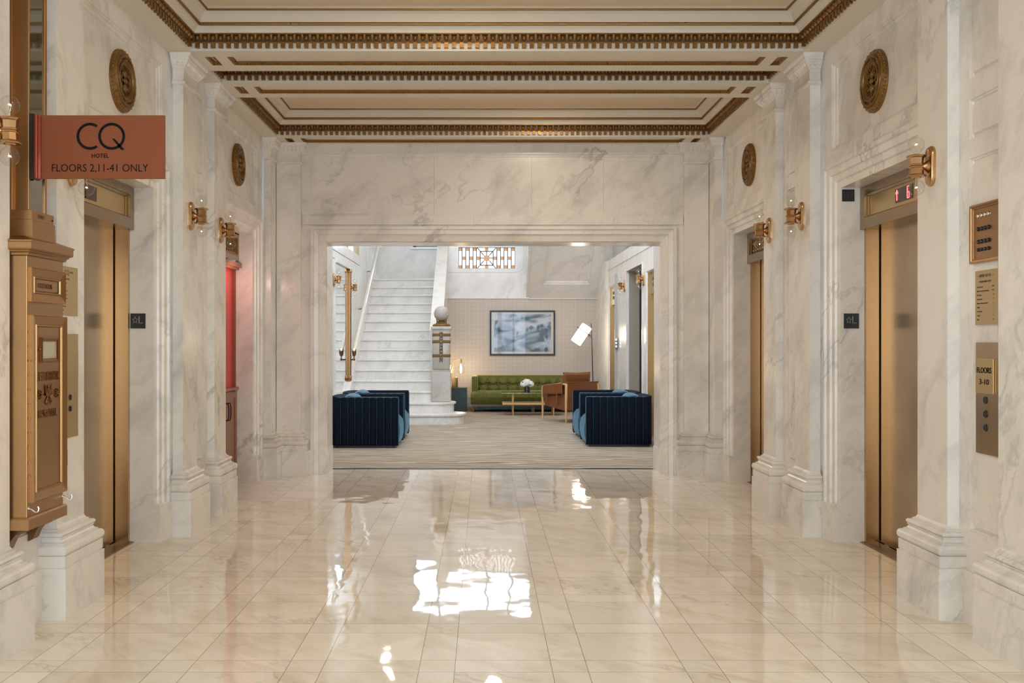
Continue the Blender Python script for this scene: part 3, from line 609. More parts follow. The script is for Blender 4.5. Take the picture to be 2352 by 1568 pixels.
# ================================================================ lift doors
def lift_door(num, s, c, label, disp=None, ornament=False):
    T = SD(s)(0.0); h = .63
    def TT(a, b, u): return T(a, b, -u)      # u = half-width distance
    r = struct_root('door_%d' % num, tuple(TT(c, 0, 2.62))); r['label'] = label
    def bx(m, a0, a1, b0, b1, u0, u1, bev=0):
        p, q = TT(a0, b0, u0), TT(a1, b1, u1); m.box(p.x, q.x, p.y, q.y, p.z, q.z, bev)
    for q in (-1, 1):
        m = MB(); y0, y1 = c+q*(h-.032), c+q*h; bx(m, y0, y1, 0, 2.16, 2.53, 2.66); m.build('door_jamb', BRONZE, r)
    # hood above the door
    m = MB(); H0, H1, B0, B1 = c-h+.002, c+h-.002, 2.150, 2.438
    m.faced(lambda a, b, cc: TT(a, b, 2.50-cc), H0, H1, B0, B1, [(H0+.075, H1-.075, B0+.075, B1-.055, [(0,-.012),(.012,-.022),(.012,-.032)], False, False)])
    bx(m, H0, H1, B0, B0+.004, 2.502, 2.68); bx(m, H0, H1, B1-.004, B1, 2.502, 2.68); bx(m, H0, H0+.004, B0, B1, 2.502, 2.68); bx(m, H1-.004, H1, B0, B1, 2.502, 2.68)
    hd = m.build('door_header', BRONZE_D, r)
    m = MB(); bx(m, H0+.08, H1-.08, B0+.08, B1-.06, 2.534, 2.55); m.build('header_panel', BRASS if not ornament else MEDAL, hd)
    if ornament:
        m = MB(); nn = 13
        for k in range(nn):
            y = H0+.14+(H1-H0-.28)*k/(nn-1)
            for z0 in (B0+.112, B0+.176):
                cpts = [TT(y+.026*math.cos(t), z0+.028*math.sin(t), 2.530) for t in [2*pi*i/12 for i in range(12)]]
                m.tube(cpts, .004, 5, closed=True)
            if k < nn-1:
                yy = y+(H1-H0-.28)/(nn-1)/2
                m.tube([TT(yy-.02, B0+.09, 2.530), TT(yy+.02, B0+.20, 2.530)], .0035, 5); m.tube([TT(yy+.02, B0+.09, 2.530), TT(yy-.02, B0+.20, 2.530)], .0035, 5)
        m.build('header_ornament', BRONZE, hd)
    if disp:
        y0, y1, lit = disp
        m = MB(); bx(m, y0, y1, 2.262, 2.350, 2.528, 2.54); dp = m.build('floor_indicator', DISP if lit else LED_DIM, hd)
        if lit:
            m = MB(); Tf = lambda a, b, cc: TT(a, b, 2.5275-cc)
            ya = y1-.03; m.tube([Tf(ya,2.275,.001), Tf(ya,2.338,.001)], .0035, 6); m.tube([Tf(ya-.016,2.318,.001), Tf(ya,2.341,.001), Tf(ya+.016,2.318,.001)], .0032, 6)
            q = y0+.052; sg = [((q+.013,2.342),(q-.013,2.342)),((q+.013,2.342),(q+.013,2.306)),((q+.013,2.306),(q+.013,2.270)),((q-.013,2.306),(q-.013,2.270)),((q-.013,2.270),(q+.013,2.270)),((q+.013,2.306),(q-.013,2.306))]
            for (p0, p1) in sg: m.tube([Tf(*p0,.001), Tf(*p1,.001)], .003, 6)
            m.build('indicator_digits', LED, dp)
    # two sliding leaves and the slot behind
    m = MB(); bx(m, c-h, c+h, 0, 2.44, 2.70, 2.72); m.build('shaft_lining', VOID, r)
    m = MB(); bx(m, c-h+.035, c+.115, .012, 2.17, 2.618, 2.645); m.build('door_leaf', BRONZE, r)
    m = MB(); bx(m, c+.121, c+h-.052, .012, 2.17, 2.626, 2.65); m.build('door_leaf', BRONZE, r)
    m = MB(); bx(m, c-h, c+h, .0, .006, 2.50, 2.64)
    for k in range(7): bx(m, c-h, c+h, .006, .009, 2.512+k*.016, 2.518+k*.016)
    m.build('door_sill', BRONZE_D, r)
lift_door(1, -1, 6.23, 'bronze lift door left, behind the mailbox', (6.10, 6.27, False))
lift_door(2, 1, 6.23, 'bronze lift door right, with the lit floor 6 indicator', (6.09, 6.34, True))
lift_door(3, 1, 9.17, 'far right bronze lift door, under an ornamented header', None, True)
# small black plates on the marble jambs
def star(m, T, a, b, r, c):
    pts = [(a+r*(1 if i % 2 == 0 else .42)*math.sin(pi*i/5), b+r*1.25*(1 if i % 2 == 0 else .42)*math.cos(pi*i/5)) for i in range(10)]
    m.tube([T(x, y, c) for x, y in pts], .0014, 4, closed=True)
TJ = lambda a, b, c: Vector((a, 6.859-c, b))
for x0, lab in ((-2.432, 'black square plate with star and L beside the left lift door'), (2.480, 'black square plate with star and L beside the right lift door')):
    t = thing('floor_plate', lab, 'sign', (x0+.05, 6.857, 1.524))
    MB().box(x0, x0+.103, 6.853, 6.859, 1.473, 1.576).build('plate', NAVY, t)
    m = MB(); star(m, TJ, x0+.033, 1.530, .020, .0065); m.tube([TJ(x0+.060,1.556,.0065), TJ(x0+.060,1.510,.0065), TJ(x0+.085,1.510,.0065)], .0020, 5); m.build('raised_letters', PLATE_L, t)
t = thing('elevator_plate', 'nearly black plate reading 5W high beside the right lift header', 'sign', (2.51, 6.857, 2.387))
MB().box(2.468, 2.552, 6.853, 6.859, 2.347, 2.429).build('plate', BLACK, t)
m = MB(); letter(m, TJ, '5W', 2.476, 2.365, .006, width=.066, height=.052, ext=.0012); m.build('raised_letters', simple('dull_black_letters', (0.035,0.033,0.035), .4), t)

# ================================================================ medallions
def medallion():
    t = thing('wall_medallion', 'x', 'medallion', (0,0,0))
    # local: disc facing +Y... built facing -Y ; axis y
    prof = [(.195,.008),(.195,.004),(.190,-.002),(.178,-.026),(.172,-.030),(.166,-.026),(.160,-.026),(.158,-.034),(.146,-.034),(.144,-.028),(.128,-.028),(.126,-.036),(.118,-.036),(.115,-.026),(.100,-.024),(.098,-.010)]
    m = MB(); m.lathe(prof, n=48, axis='y', cap=False)
    for k in range(48):
        an = 2*pi*k/48; m.ball((.187*math.cos(an), -.010, .187*math.sin(an)), .0075, 6, 4)
    for k in range(24):
        an = 2*pi*k/24; m.ball((.180*math.cos(an+.06), -.024, .180*math.sin(an+.06)), .0055, 6, 4)
    m.build('rim', MEDAL, t)
    MB().lathe([(.001,-.004),(.122,-.004)], n=32, axis='y').build('grille_opening', VOID, t)
    m = MB()
    for k in range(22):
        an = 2*pi*k/22; l = .104
        if k % 11 in (0,): continue
        m.tube([(.035*math.cos(an),-.014,.035*math.sin(an)), (l*math.cos(an),-.018,l*math.sin(an))], [.002,.0038], 5)
    m.ball((0,-.018,.045), .017, 10, 8, (1.1,.7,1.3)); m.ball((0,-.020,0), .020, 10, 8, (1.5,.7,.8)); m.ball((0,-.018,-.045), .020, 10, 8, (1,.7,1.2))
    for sg in (-1, 1):
        m.tube([(0,-.018,.02),(sg*.05,-.02,.05),(sg*.075,-.02,.02),(sg*.05,-.02,-.01)], .006, 6); m.tube([(0,-.018,-.02),(sg*.05,-.02,-.05),(sg*.075,-.02,-.02)], .006, 6)
    m.build('fan_ornament', MEDAL, t)
    m = MB()
    for k in range(8):
        m = MB(); a0 = 2*pi*k/8+.12; m.tube([(.137*math.cos(a0+i*.11), -.030, .137*math.sin(a0+i*.11)) for i in range(5)], .0035, 5)
        m.build('ring_slot', VOID, t)
    return t
med = medallion()
ML = [(-1, 6.23, 'round gilded bronze medallion high on the left wall, above the hanging sign'),
      (-1, 9.17, 'round gilded medallion on the left wall above the red recess'),
      (1, 6.23, 'large round gilded medallion on the right wall above the floor 6 lift'),
      (1, 9.17, 'smaller-looking round gilded medallion above the far right lift door')]
for i, (s, y, lab) in enumerate(ML):
    o = med if i == 0 else copy_tree(med)
    o.location = (CX+s*(UW+.026), y, 3.010); o.rotation_euler = (0, 0, -pi/2 if s == 1 else pi/2); o['label'] = lab
    o['group'] = 'round medallions above the door bays'
    if s == 1: o.rotation_euler = (0, 0, -pi/2)
# local -Y must point into the hall: left wall -> +X, right wall -> -X
for o in bpy.data.objects:
    if o.name.startswith('wall_medallion') and o.parent is None:
        o.rotation_euler = (0, 0, pi/2 if o.location.x < 0 else -pi/2)

# ================================================================ sconces (local: wall plane x=0, out = +X)
def sconce():
    t = thing('wall_sconce', 'x', 'sconce', (0,0,0))
    m = MB()
    def race(r, h, n=10):
        p = []
        for i in range(n+1): a = pi*i/n; p.append((r*math.cos(a), h+r*math.sin(a)))
        for i in range(n+1): a = pi+pi*i/n; p.append((r*math.cos(a), -h+r*math.sin(a)))
        return p
    rings = [(0,.047,.058),(.010,.047,.058),(.014,.043,.058),(.020,.040,.058),(.022,.034,.058)]
    base = len(m.v); nn = len(race(1, 1))
    for x, r, h in rings:
        for a, b in race(r, h): m.v.append(Vector((x, a, b)))
    for i in range(len(rings)-1):
        for j in range(nn): m.f.append([base+i*nn+j, base+i*nn+(j+1) % nn, base+(i+1)*nn+(j+1) % nn, base+(i+1)*nn+j]); m.smooth.append(True)
    m.f.append([base+(len(rings)-1)*nn+j for j in range(nn)]); m.smooth.append(False)
    m.build('backplate', SCONCE_M, t, sharp=30)
    m = MB(); m.lathe([(.030,.018),(.036,.026),(.020,.040),(.016,.052)], n=14, axis='x'); m.build('arm', SCONCE_M, t)
    oct_ = [(.020,-.062),(.022,-.060),(.026,-.056),(.047,-.056),(.050,-.052),(.046,-.047),(.038,-.042),(.035,-.010),(.039,-.007),(.039,-.003),(.035,0),(.039,.003),(.039,.007),(.035,.010),(.038,.042),(.046,.047),(.050,.052),(.047,.056),(.026,.056),(.022,.060),(.020,.062)]
    m = MB(); m.lathe(oct_, (.082,0,0), 8, sm=False, rot=pi/8); m.build('octagonal_body', SCONCE_M, t)
    for q in (1, -1):
        m = MB(); pr = [(.016,.062),(.017,.070),(.026,.078),(.036,.090),(.041,.104),(.042,.114),(.039,.128),(.030,.142),(.016,.151),(.0005,.154)]
        m.lathe([(r, q*z) for r, z in pr], (.082,0,0), 20)
        b = m.build('bulb', BULB, t)
        m = MB(); zz = q*.112; m.tube([(.082,-.012,zz),(.082,-.006,zz+.004),(.082,0,zz),(.082,.006,zz+.004),(.082,.012,zz)], .0018, 5)
        m.build('filament', FIL, b)
        m = MB(); m.tube([(.082,-.003,q*.062),(.082,-.003,q*.08),(.082,-.012,zz)], .0008, 4); m.tube([(.082,.003,q*.062),(.082,.003,q*.08),(.082,.012,zz)], .0008, 4); m.build('support_wire', SILVER, b)
    return t
scn = sconce()
SL = [(-1,4.34,2.30,0,'bronze sconce with two globe bulbs cut by the left picture edge'),
      (-1,5.18,2.293,0,'bronze sconce mostly hidden behind the hanging rust-brown sign'),
      (-1,7.29,2.300,0,'left-wall bronze sconce nearer the hanging sign of the far pair'),
      (-1,8.12,2.290,0,'left-wall bronze sconce right beside the red recess'),
      (1,5.18,2.293,0,'large-looking bronze sconce beside the floor 6 indicator on the right'),
      (1,7.29,2.300,0,'right-wall bronze sconce between the two right lift doors, the nearer and higher'),
      (1,8.12,2.288,0,'right-wall bronze sconce over the far right lift header')]
first = True
for s, y, z, _, lab in SL:
    o = scn if first else copy_tree(scn); first = False
    o.location = (CX+s*UF, y, z); o.rotation_euler = (0, 0, 0 if s == -1 else pi); o['label'] = lab; o['group'] = 'bronze two-bulb sconces in the lift hall'
for x, y, z, r, lab in ((-2.335, 15.5, 2.35, 0, 'small bronze sconce in the lobby left of the mirror edge'),
                        (-2.335, 17.43, 2.33, 0, 'small bronze sconce in the lobby right of the mirror, above the handrail end'),
                        (2.40, 16.92, 2.33, pi, 'bronze sconce in the lobby left of the dark grey alcove'),
                        (2.40, 14.90, 2.32, pi, 'bronze sconce in the lobby right of the dark grey alcove')):
    o = copy_tree(scn); o.location = (x, y, z); o.rotation_euler = (0, 0, r); o['label'] = lab; o['group'] = 'bronze two-bulb sconces in the lobby'

# ceiling lamps in the coffers
for i, (x, y, z) in enumerate(HALL_LAMPS):
    t = thing('ceiling_lamp', ['flush round ceiling lamp in the coffer over the near lift doors', 'flush round ceiling lamp in the farthest coffer', 'flush round ceiling lamp in the coffer above the photographer', 'flush round ceiling lamp behind the photographer'][i], 'ceiling lamp', (x, y, z), 'flush ceiling lamps of the lift hall')
    MB().lathe([(.21,0),(.21,-.012),(.195,-.018),(.192,-.006)], (x, y, z), 28).build('rim', GOLD, t)
    MB().lathe([(.001,-.030),(.12,-.026),(.192,-.008)], (x, y, z), 28).build('diffuser', LAMP_E, t)
# ================================================================ left wall things: mail chute, mailbox, sign, plates
TF = lambda a, b, c: Vector((-2.078+c, a, b))      # mailbox front plane
t = thing('mailbox', 'tall brass wall mailbox with raised LETTERBOX and U.S. MAIL lettering', 'mailbox', (-2.14, 4.725, .44))
Y0, Y1 = 4.53, 4.92
m = MB(); m.box(-2.205, -2.078, Y0, Y1, .575, 1.775, .003); m.build('housing', COPPER, t)
# cap
m = MB(); TS = lambda a, c, z: Vector((-2.078+c, a, z))
m.stack(TS, [(0,1.772),(.010,1.776),(.012,1.786),(.020,1.790),(.022,1.797),(.034,1.800),(.036,1.806),(.036,1.832),(.040,1.836),(.040,1.842),(.030,1.846),(-.02,1.866)], Y0, Y1, .127)
m.build('cap', COPPER, t)
m = MB(); m.stack(lambda a, c, z: Vector((-2.088+c, a, z)), [(.006,1.855),(.004,1.945),(0,1.947),(0,1.990),(-.006,1.992)], 4.60, 4.835, .12)
nk = m.build('neck', COPPER, t)
m = MB(); m.lathe([(.004,0),(.004,.004)], (-2.088, 4.82, 1.966), 10, axis='x'); m.build('lock', BLACK, nk)
m = MB(); TN = lambda a, b, c: Vector((-2.088+c, a, b)); rect_ring(m, TN, 4.66, 4.73, 1.958, 1.978, [(0,0),(0,.002),(.004,.002),(.004,0)]); letter(m, TN, 'MAIL', 4.675, 1.963, .0005, width=.04, height=.010, ext=.001); m.build('nameplate', COPPER_D, nk)
# slot frame
m = MB(); prof = [(0,0),(0,.012),(.004,.016),(.050,.004),(.052,.010),(.058,.010),(.062,.002),(.066,.002),(.066,0)]
rect_ring(m, TF, Y0+.018, Y1-.004, 1.565, 1.722, [(0,0),(0,.014),(.006,.018),(.040,.004),(.042,.009),(.047,.009),(.049,.002),(.052,0)])
fr = m.build('slot_frame', COPPER, t)
m = MB(); m.box(-2.078, -2.074, Y0+.085, Y1-.065, 1.620, 1.667); m.build('slot_flap', COPPER, fr)
m = MB(); letter(m, lambda a, b, c: Vector((-2.073+c, a, b)), 'LETTERS', Y0+.105, 1.632, 0, width=.145, height=.024, ext=.003); m.build('slot_lettering', COPPER_D, fr)
m = MB(); m.box(-2.077, -2.073, Y1-.075, Y1-.066, 1.618, 1.668); m.build('slot_gap', BLACK, fr)
# long door
m = MB(); m.box(-2.079, -2.068, Y0+.018, Y1-.004, .645, 1.502); rect_ring(m, lambda a, b, c: Vector((-2.068+c, a, b)), Y0+.018, Y1-.004, .645, 1.502, [(0,0),(0,.010),(.004,.014),(.040,.003),(.043,.008),(.049,.008),(.054,0)])
dr = m.build('mailbox_door', COPPER, t)
for k in range(13):
    pass
m = MB()
for k in range(12): m.ball((-2.072, Y0+.012, .70+k*.066), .0035, 6, 4)
m.build('rivet_row', SILVER, dr)
TD = lambda a, b, c: Vector((-2.067+c, a, b))
m = MB(); rect_ring(m, TD, 4.632, 4.815, 1.283, 1.402, [(0,0),(0,.012),(.006,.014),(.018,.008),(.020,0)]); wf = m.build('window_frame', COPPER_D, dr)
m = MB(); m.box(-2.067, -2.065, 4.650, 4.797, 1.300, 1.385); m.build('schedule_card', simple('aged_paper', (.50,.46,.33), .6, noise=.3, nscale=60), wf)
m = MB()
for yy, sg in ((4.627, -1), (4.82, 1)):
    m = MB(); m.lathe([(.001,.010),(.006,.008),(.007,.003),(.004,0)], (-2.066, yy, 1.345), 8, axis='x'); m.build('window_clip', COPPER, wf)
m = MB(); letter(m, TD, 'LETTERBOX', 4.606, 1.198, 0, width=.235, height=.044, ext=.004)
m.build('raised_lettering', COPPER_D, dr); m = MB(); letter(m, TD, 'U·S·MAIL', 4.62, 1.025, 0, width=.20, height=.040, ext=.004); m.build('raised_lettering', COPPER_D, dr)
# eagle emblem between two wreaths
m = MB(); wr = MB(); ec, ez = 4.725, 1.135
m.ball(TD(ec, ez+.008, .002), .014, 10, 8, (.4,1,1.5)); m.ball(TD(ec, ez+.035, .003), .007, 8, 6, (.6,1,1.1))
for sg in (-1, 1):
    for k in range(6): m.tube([TD(ec+sg*.010, ez+.012-.004*k, .002), TD(ec+sg*(.026+.002*k), ez+.022+.002*k-.007*k, .004), TD(ec+sg*(.040-.002*k), ez+.048-.011*k, .002)], [.003,.0035,.0015], 5)
    m.tube([TD(ec+sg*.006, ez-.012, .002), TD(ec+sg*.022, ez-.026, .003), TD(ec+sg*.030, ez-.040, .003), TD(ec+sg*.014, ez-.050, .003), TD(ec, ez-.044, .003)], .003, 5)
    m.tube([TD(ec+sg*.004, ez-.02, .002), TD(ec+sg*.012, ez-.034, .003), TD(ec+sg*.018, ez-.030, .003)], .0025, 5)
    cy = ec+sg*.092
    wr = MB()
    for k in range(10): wr.ball(TD(cy+.019*math.cos(2*pi*k/10), ez+.019*math.sin(2*pi*k/10), .002), .0048, 6, 4)
    wr.lathe([(.010,0),(.010,.004),(.006,.005)], TD(cy, ez, 0), 12, axis='x'); wr.build('round_rosette', COPPER_D, dr)
m.build('eagle_emblem', COPPER_D, dr)
m = MB(); m.lathe([(.001,.0055),(.006,.0055)], TD(ec-.092, ez, 0), 10, axis='x'); m.build('keyhole', BLACK, dr)
for z in (1.342, 1.06, .807):
    m = MB(); m.tube([(-2.064, Y1+.004, z-.038), (-2.064, Y1+.004, z+.038)], .0065, 8); m.box(-2.076, -2.071, Y1-.012, Y1+.003, z-.038, z+.038)
    for q in (-.013, .013): m.tube([(-2.064, Y1+.004, z+q-.001), (-2.064, Y1+.004, z+q+.001)], .0072, 8)
    m.build('hinge', SILVER, t)
for y in (Y0+.012, Y1-.012):
    m = MB(); m.tube([(-2.078,y,.622),(-2.060,y,.616),(-2.046,y+.002,.604),(-2.036,y+.004,.606),(-2.032,y+.005,.618),(-2.036,y+.005,.628)], .004, 6); m.lathe([(.009,0),(.009,.004)], (-2.079,y,.622), 10, axis='x'); m.build('hook', SILVER, t)
m = MB(); m.stack(TS, [(.0,.520),(.014,.524),(.014,.572),(.008,.580)], Y0, Y1, .127); m.build('base_rim', COPPER, t)
for y in (Y0+.03, Y1-.10):
    m = MB(); pts = [(0,.520),(.090,.520),(.088,.500),(.060,.495),(.040,.470),(.020,.425),(0,.415)]
    m.prism([(a, b) for a, b in pts], lambda a, b, d: Vector((-2.205+a, d, b)), y, y+.07); m.build('scroll_bracket', COPPER_D, t)
# chute
t = thing('mail_chute', 'vertical bronze mail chute with dark glass front above the mailbox', 'mail chute', (-2.16, 4.71, 1.99))
m = MB(); m.box(-2.205, -2.113, 4.620, 4.632, 1.992, 3.43); m.box(-2.205, -2.113, 4.79, 4.802, 1.992, 3.43)
m.box(-2.120, -2.108, 4.615, 4.628, 1.992, 3.43, .002); m.box(-2.120, -2.108, 4.782, 4.806, 1.992, 3.43, .002); m.box(-2.205, -2.180, 4.602, 4.62, 1.95, 3.43, .002)
m.build('chute_frame', COPPER, t)
m = MB(); m.box(-2.124, -2.115, 4.628, 4.782, 1.992, 3.43); m.build('chute_glass', GLASS_D, t)
# hanging sign
YSG = 4.635
k = YSG/2287
t = thing('hanging_sign', 'rust-brown projecting sign reading CQ HOTEL FLOORS 2,11-41 ONLY', 'sign', (-2.105, YSG+.01, 2.28))
sx = lambda x: (x-1111)*k
sz = lambda y: CZ-(y-785)*k
m = MB(); m.box(sx(95), sx(378), YSG, YSG+.014, sz(410), sz(264.5), .001); bd = m.build('sign_board', SIGN, t)
m = MB(); m.box(sx(79), sx(95), YSG-.010, YSG+.024, sz(411), sz(263), .002); m.tube([(sx(86), YSG-.012, sz(410)), (sx(86), YSG-.012, sz(264))], .006, 8); m.build('sign_bracket', SIGN_E, t)
m = MB(); m.box(-2.1075, sx(79), YSG-.015, YSG+.06, sz(410), sz(262)); m.build('mounting_plate', BLACK, t)
TS_ = lambda a, b, c: Vector((a, YSG-.0004-c, b))
def pxs(x, y): return ((x-1111)*k, CZ-(y-785)*k)
m = MB()
def arc(cx, cy, r0, r1, a0, a1, n=48):
    vs = []; 
    for i in range(n+1):
        a = a0+(a1-a0)*i/n
        for r in (r0, r1): vs.append(TS_(cx+r*math.cos(a), cy+r*math.sin(a), .0012))
    m.add(vs, [(2*i, 2*i+1, 2*i+3, 2*i+2) for i in range(n)])
c1 = pxs(207, 313); c2 = pxs(256.7, 313); R1 = 31*k; R0 = 24.8*k
arc(*c1, R0, R1, math.radians(55), math.radians(305)); arc(*c2, R0, R1, 0, 2*pi)
q = [pxs(257.5,318.5), pxs(263.5,318.5), pxs(286.5,344), pxs(278.5,344)]; m.add([TS_(a,b,.0012) for a,b in q], [(0,1,2,3)])
m.build('logo_lettering', INK, bd); m = MB(); a, b = pxs(211, 362); letter(m, TS_, 'HOTEL', a, b, 0, width=39*k, height=9.5*k, ext=.0012, bold=.012, spacing=1.1)
m.build('hotel_lettering', INK, bd); m = MB(); a, b = pxs(119.5, 394); letter(m, TS_, 'FLOORS 2,11-41 ONLY', a, b, 0, width=221*k, height=18*k, ext=.0012, bold=-.006)
m.build('sign_lettering', INK, bd)
# left directory + call panel on the pilaster face (x = -2.148)
TPL = lambda a, b, c: Vector((-2.1475+c, a, b))
t = thing('directory_plate', 'brass CQ directory plate on the left pilaster, right of the mailbox', 'plaque', (-2.146, 5.15, 1.64))
m = MB(); m.box(-2.148, -2.145, 5.045, 5.262, 1.515, 1.768); pl = m.build('plate', BRASS, t)
m = MB(); TQ = lambda a, b, c: Vector((-2.1448+c, a, b)); letter(m, TQ, 'CQ', 5.095, 1.725, 0, height=.026, width=.055, ext=.0005); letter(m, TQ, 'HOTEL', 5.16, 1.735, 0, height=.010, ext=.0005)
for i, s_ in enumerate(('FLOOR DIRECTORY', 'Guest Rooms', 'Sky Lounge', 'Meeting Rooms', 'Fitness Center', 'Business Center', 'Lobby', 'Front Desk', 'Valet')):
    letter(m, TQ, s_, 5.065, 1.700-i*.020, 0, height=.0075, ext=.0005)
m.build('engraving', simple('faded_brown_engraving', (.16,.10,.04), .5), pl)
t = thing('call_panel', 'tall brass lift call panel on the left pilaster, right of the mailbox', 'call panel', (-2.146, 5.15, 1.15))
m = MB(); m.box(-2.148, -2.1445, 5.02, 5.265, .885, 1.422); pl = m.build('plate', BRASS, t)
m = MB(); m.box(-2.145, -2.142, 5.03, 5.262, 1.19, 1.33); m.build('cover_plate', BRASS, t)
for z in (1.093, 1.035):
    m = MB(); m.lathe([(.016,0),(.016,.003),(.012,.0045),(.011,.002),(.001,.002)], (-2.1445, 5.163, z), 18, axis='x'); m.build('call_button', simple('dark_button_%d' % int(z*100), (.03,.03,.03), .25, .3), t)
# ================================================================ right wall things
XR = CX+UG-.002
def R_(off): return lambda a, b, c: Vector((XR+off-c, a, b))
t = thing('button_panel', 'framed bronze panel with sixteen round buttons on the right wall', 'control panel', (XR, 4.72, 1.90))
m = MB(); m.box(XR-.004, XR+.010, 4.575, 4.855, 1.772, 2.03); pl = m.build('plate', COPPER, t)
m = MB(); rect_ring(m, R_(-.003), 4.560, 4.868, 1.760, 2.042, [(0,-.008),(0,.012),(.006,.016),(.012,.014),(.014,.008),(.020,.008),(.022,0)]); m.build('panel_frame', COPPER, t)
for rI, z in enumerate((1.987, 1.923, 1.862, 1.823)):
    for k_ in range(4):
        y = 4.800-.033*k_; rr = .0095 if rI < 3 else .008
        m = MB(); m.lathe([(rr,0),(rr,.005),(rr*.8,.008),(.0005,.009)], (0,0,0), 14, axis='x')
        m.v = [Vector((XR-.004-v.x, y+v.y, z+v.z*1.1)) for v in m.v]
        m.build('push_button', SILVER if rI == 0 else BLACK, t)
t = thing('directory_plate', 'brass plate reading RIVER HOTEL floor directory on the right wall', 'plaque', (XR, 4.72, 1.59))
m = MB(); m.box(XR-.004, XR+.010, 4.60, 4.833, 1.462, 1.722); pl = m.build('plate', BRASS, t)
m = MB(); TR = R_(-.0042); rd = lambda s_, z, h_, al, y, w_=None: letter(m, TR, s_, y, z, 0, height=h_, width=w_, ext=.0005, flip=True, align=al)
rd('— RIVER HOTEL —', 1.690, .014, 'CENTER', 4.737, .165); rd('FLOOR DIRECTORY', 1.664, .009, 'CENTER', 4.737, .11)
for i, (a_, b_) in enumerate((('Guest Rooms','3-10'),('H.Q. To Go (Hotel Suites)','3-10'),('CQ Hotel','11'),('Meeting Ave.','2'),('Business Meeting Rooms','2'),('Lobby','1'),('Front Desk','1'),('Lounge','L'),('Valet','LL'))):
    rd(a_, 1.640-i*.0195, .0075, 'LEFT', 4.815); rd(b_, 1.640-i*.0195, .0075, 'RIGHT', 4.655)
m.build('engraving', simple('dark_brown_engraving', (.05,.03,.015), .5), pl)
t = thing('call_panel', 'tall bronze lift call panel with FLOORS 3-10 plate on the right wall', 'call panel', (XR, 4.72, 1.11))
m = MB(); m.box(XR-.004, XR+.010, 4.598, 4.828, .845, 1.377, .001); pl = m.build('plate', BRONZE, t)
m = MB(); m.box(XR-.012, XR-.004, 4.650, 4.815, 1.135, 1.300, .002); ap = m.build('raised_plate', BRASS, t)
m = MB(); letter(m, R_(-.0122), 'FLOORS', 4.800, 1.232, 0, width=.135, height=.028, ext=.001, flip=True, bold=.004); letter(m, R_(-.0122), '3-10', 4.776, 1.178, 0, width=.088, height=.026, ext=.001, flip=True, bold=.004); m.build('plate_lettering', INK, ap)
for z in (1.103, 1.037, .972):
    m = MB(); m.lathe([(.018,0),(.018,.004),(.013,.005),(.012,.002),(.0005,.003)], (0,0,0), 18, axis='x'); m.v = [Vector((XR-.004-v.x, 4.735+v.y, z+v.z)) for v in m.v]; m.build('call_button', simple('smoky_button', (.05,.05,.045), .2, .5), t)
# ================================================================ red recess, left far bay
T = SD(-1)(0.0)
def ub(m, a0, a1, b0, b1, u0, u1, bev=0):
    m.box(CX-u0, CX-u1, a0, a1, b0, b1, bev)
c = 9.17; h = .63
t = struct_root('door_4', (CX-2.6, c, 0)); t['label'] = 'former lift opening on the left, closed with a red panel under an ornamented header'
m = MB(); ub(m, c-h, c+h, 2.17, 2.44, 2.50, 2.535); ub(m, c-h, c+h, 2.43, 2.44, 2.50, 2.68); m.build('door_header', BRONZE_D, t)
m = MB()
for k in range(13):
    y = c-.5+1.0*k/12
    for z0 in (2.275, 2.345): m.tube([T(y+.026*math.cos(q), z0+.03*math.sin(q), -2.497) for q in [2*pi*i/12 for i in range(12)]], .005, 5, closed=True)
rect_ring(m, lambda a, b, cc: T(a, b, -2.50+cc), c-.56, c+.56, 2.225, 2.395, [(0,0),(0,.008),(.01,.008),(.01,0)])
m.build('header_ornament', MEDAL, t)
m = MB(); ub(m, c-h, c+h, 0, 2.44, 2.62, 2.66); m.build('recess_back', VOID, t)
t = thing('red_panel', 'tall red lacquered panel in a wooden frame above the left cabinet', 'panel', (CX-2.58, c, .95))
m = MB(); ub(m, c-h+.05, c+h-.012, .94, 2.085, 2.555, 2.58); m.build('panel', RED, t)
m = MB(); ub(m, c-h+.02, c+h-.001, 2.085, 2.105, 2.50, 2.60); ub(m, c-h+.02, c+h-.001, 2.105, 2.150, 2.47, 2.60, .004); ub(m, c+h-.012, c+h-.001, .94, 2.085, 2.53, 2.60); ub(m, c-h+.02, c-h+.05, .94, 2.085, 2.53, 2.60); m.build('wooden_frame', WOODC, t)
point('recess_downlight', (CX-2.36, 9.42, 2.0), 2.5, (1.0, 0.62, 0.55), 0.04)
t = thing('low_cabinet', 'reddish-brown wooden cabinet with bar pulls under the red panel', 'cabinet', (CX-2.58, c, 0))
m = MB(); ub(m, c-h+.01, c+h-.006, .055, .912, 2.535, 2.61); m.build('carcass', WOODC, t)
m = MB(); ub(m, c-h+.008, c+h-.004, .912, .94, 2.50, 2.62, .004); m.build('worktop', WOODC, t)
m = MB(); ub(m, c-h+.03, c+h-.02, 0, .055, 2.57, 2.61); m.build('plinth', BLACK, t)
dy = (2*h-.02)/3
for i in range(3):
    y0 = c-h+.012+i*dy; y1 = y0+dy-.004
    m = MB(); m.faced(lambda a, b, cc: T(a, b, -2.518+cc), y0, y1, .07, .90, [(y0+.06, y1-.06, .135, .835, [(0,-.010),(.004,-.010)], True, False)])
    ub(m, y0, y0+.001, .07, .90, 2.518, 2.535); ub(m, y1-.001, y1, .07, .90, 2.518, 2.535)
    d = m.build('door', WOODC, t)
    for q in ((y1-.035,) if i < 2 else ())+((y0+.035,) if i > 0 else ()):
        m = MB(); m.tube([T(q,.80,-2.518),T(q,.80,-2.49),T(q,.76,-2.482),T(q,.68,-2.482),T(q,.64,-2.49),T(q,.64,-2.518)], .006, 6); m.build('handle', BLACK, d)
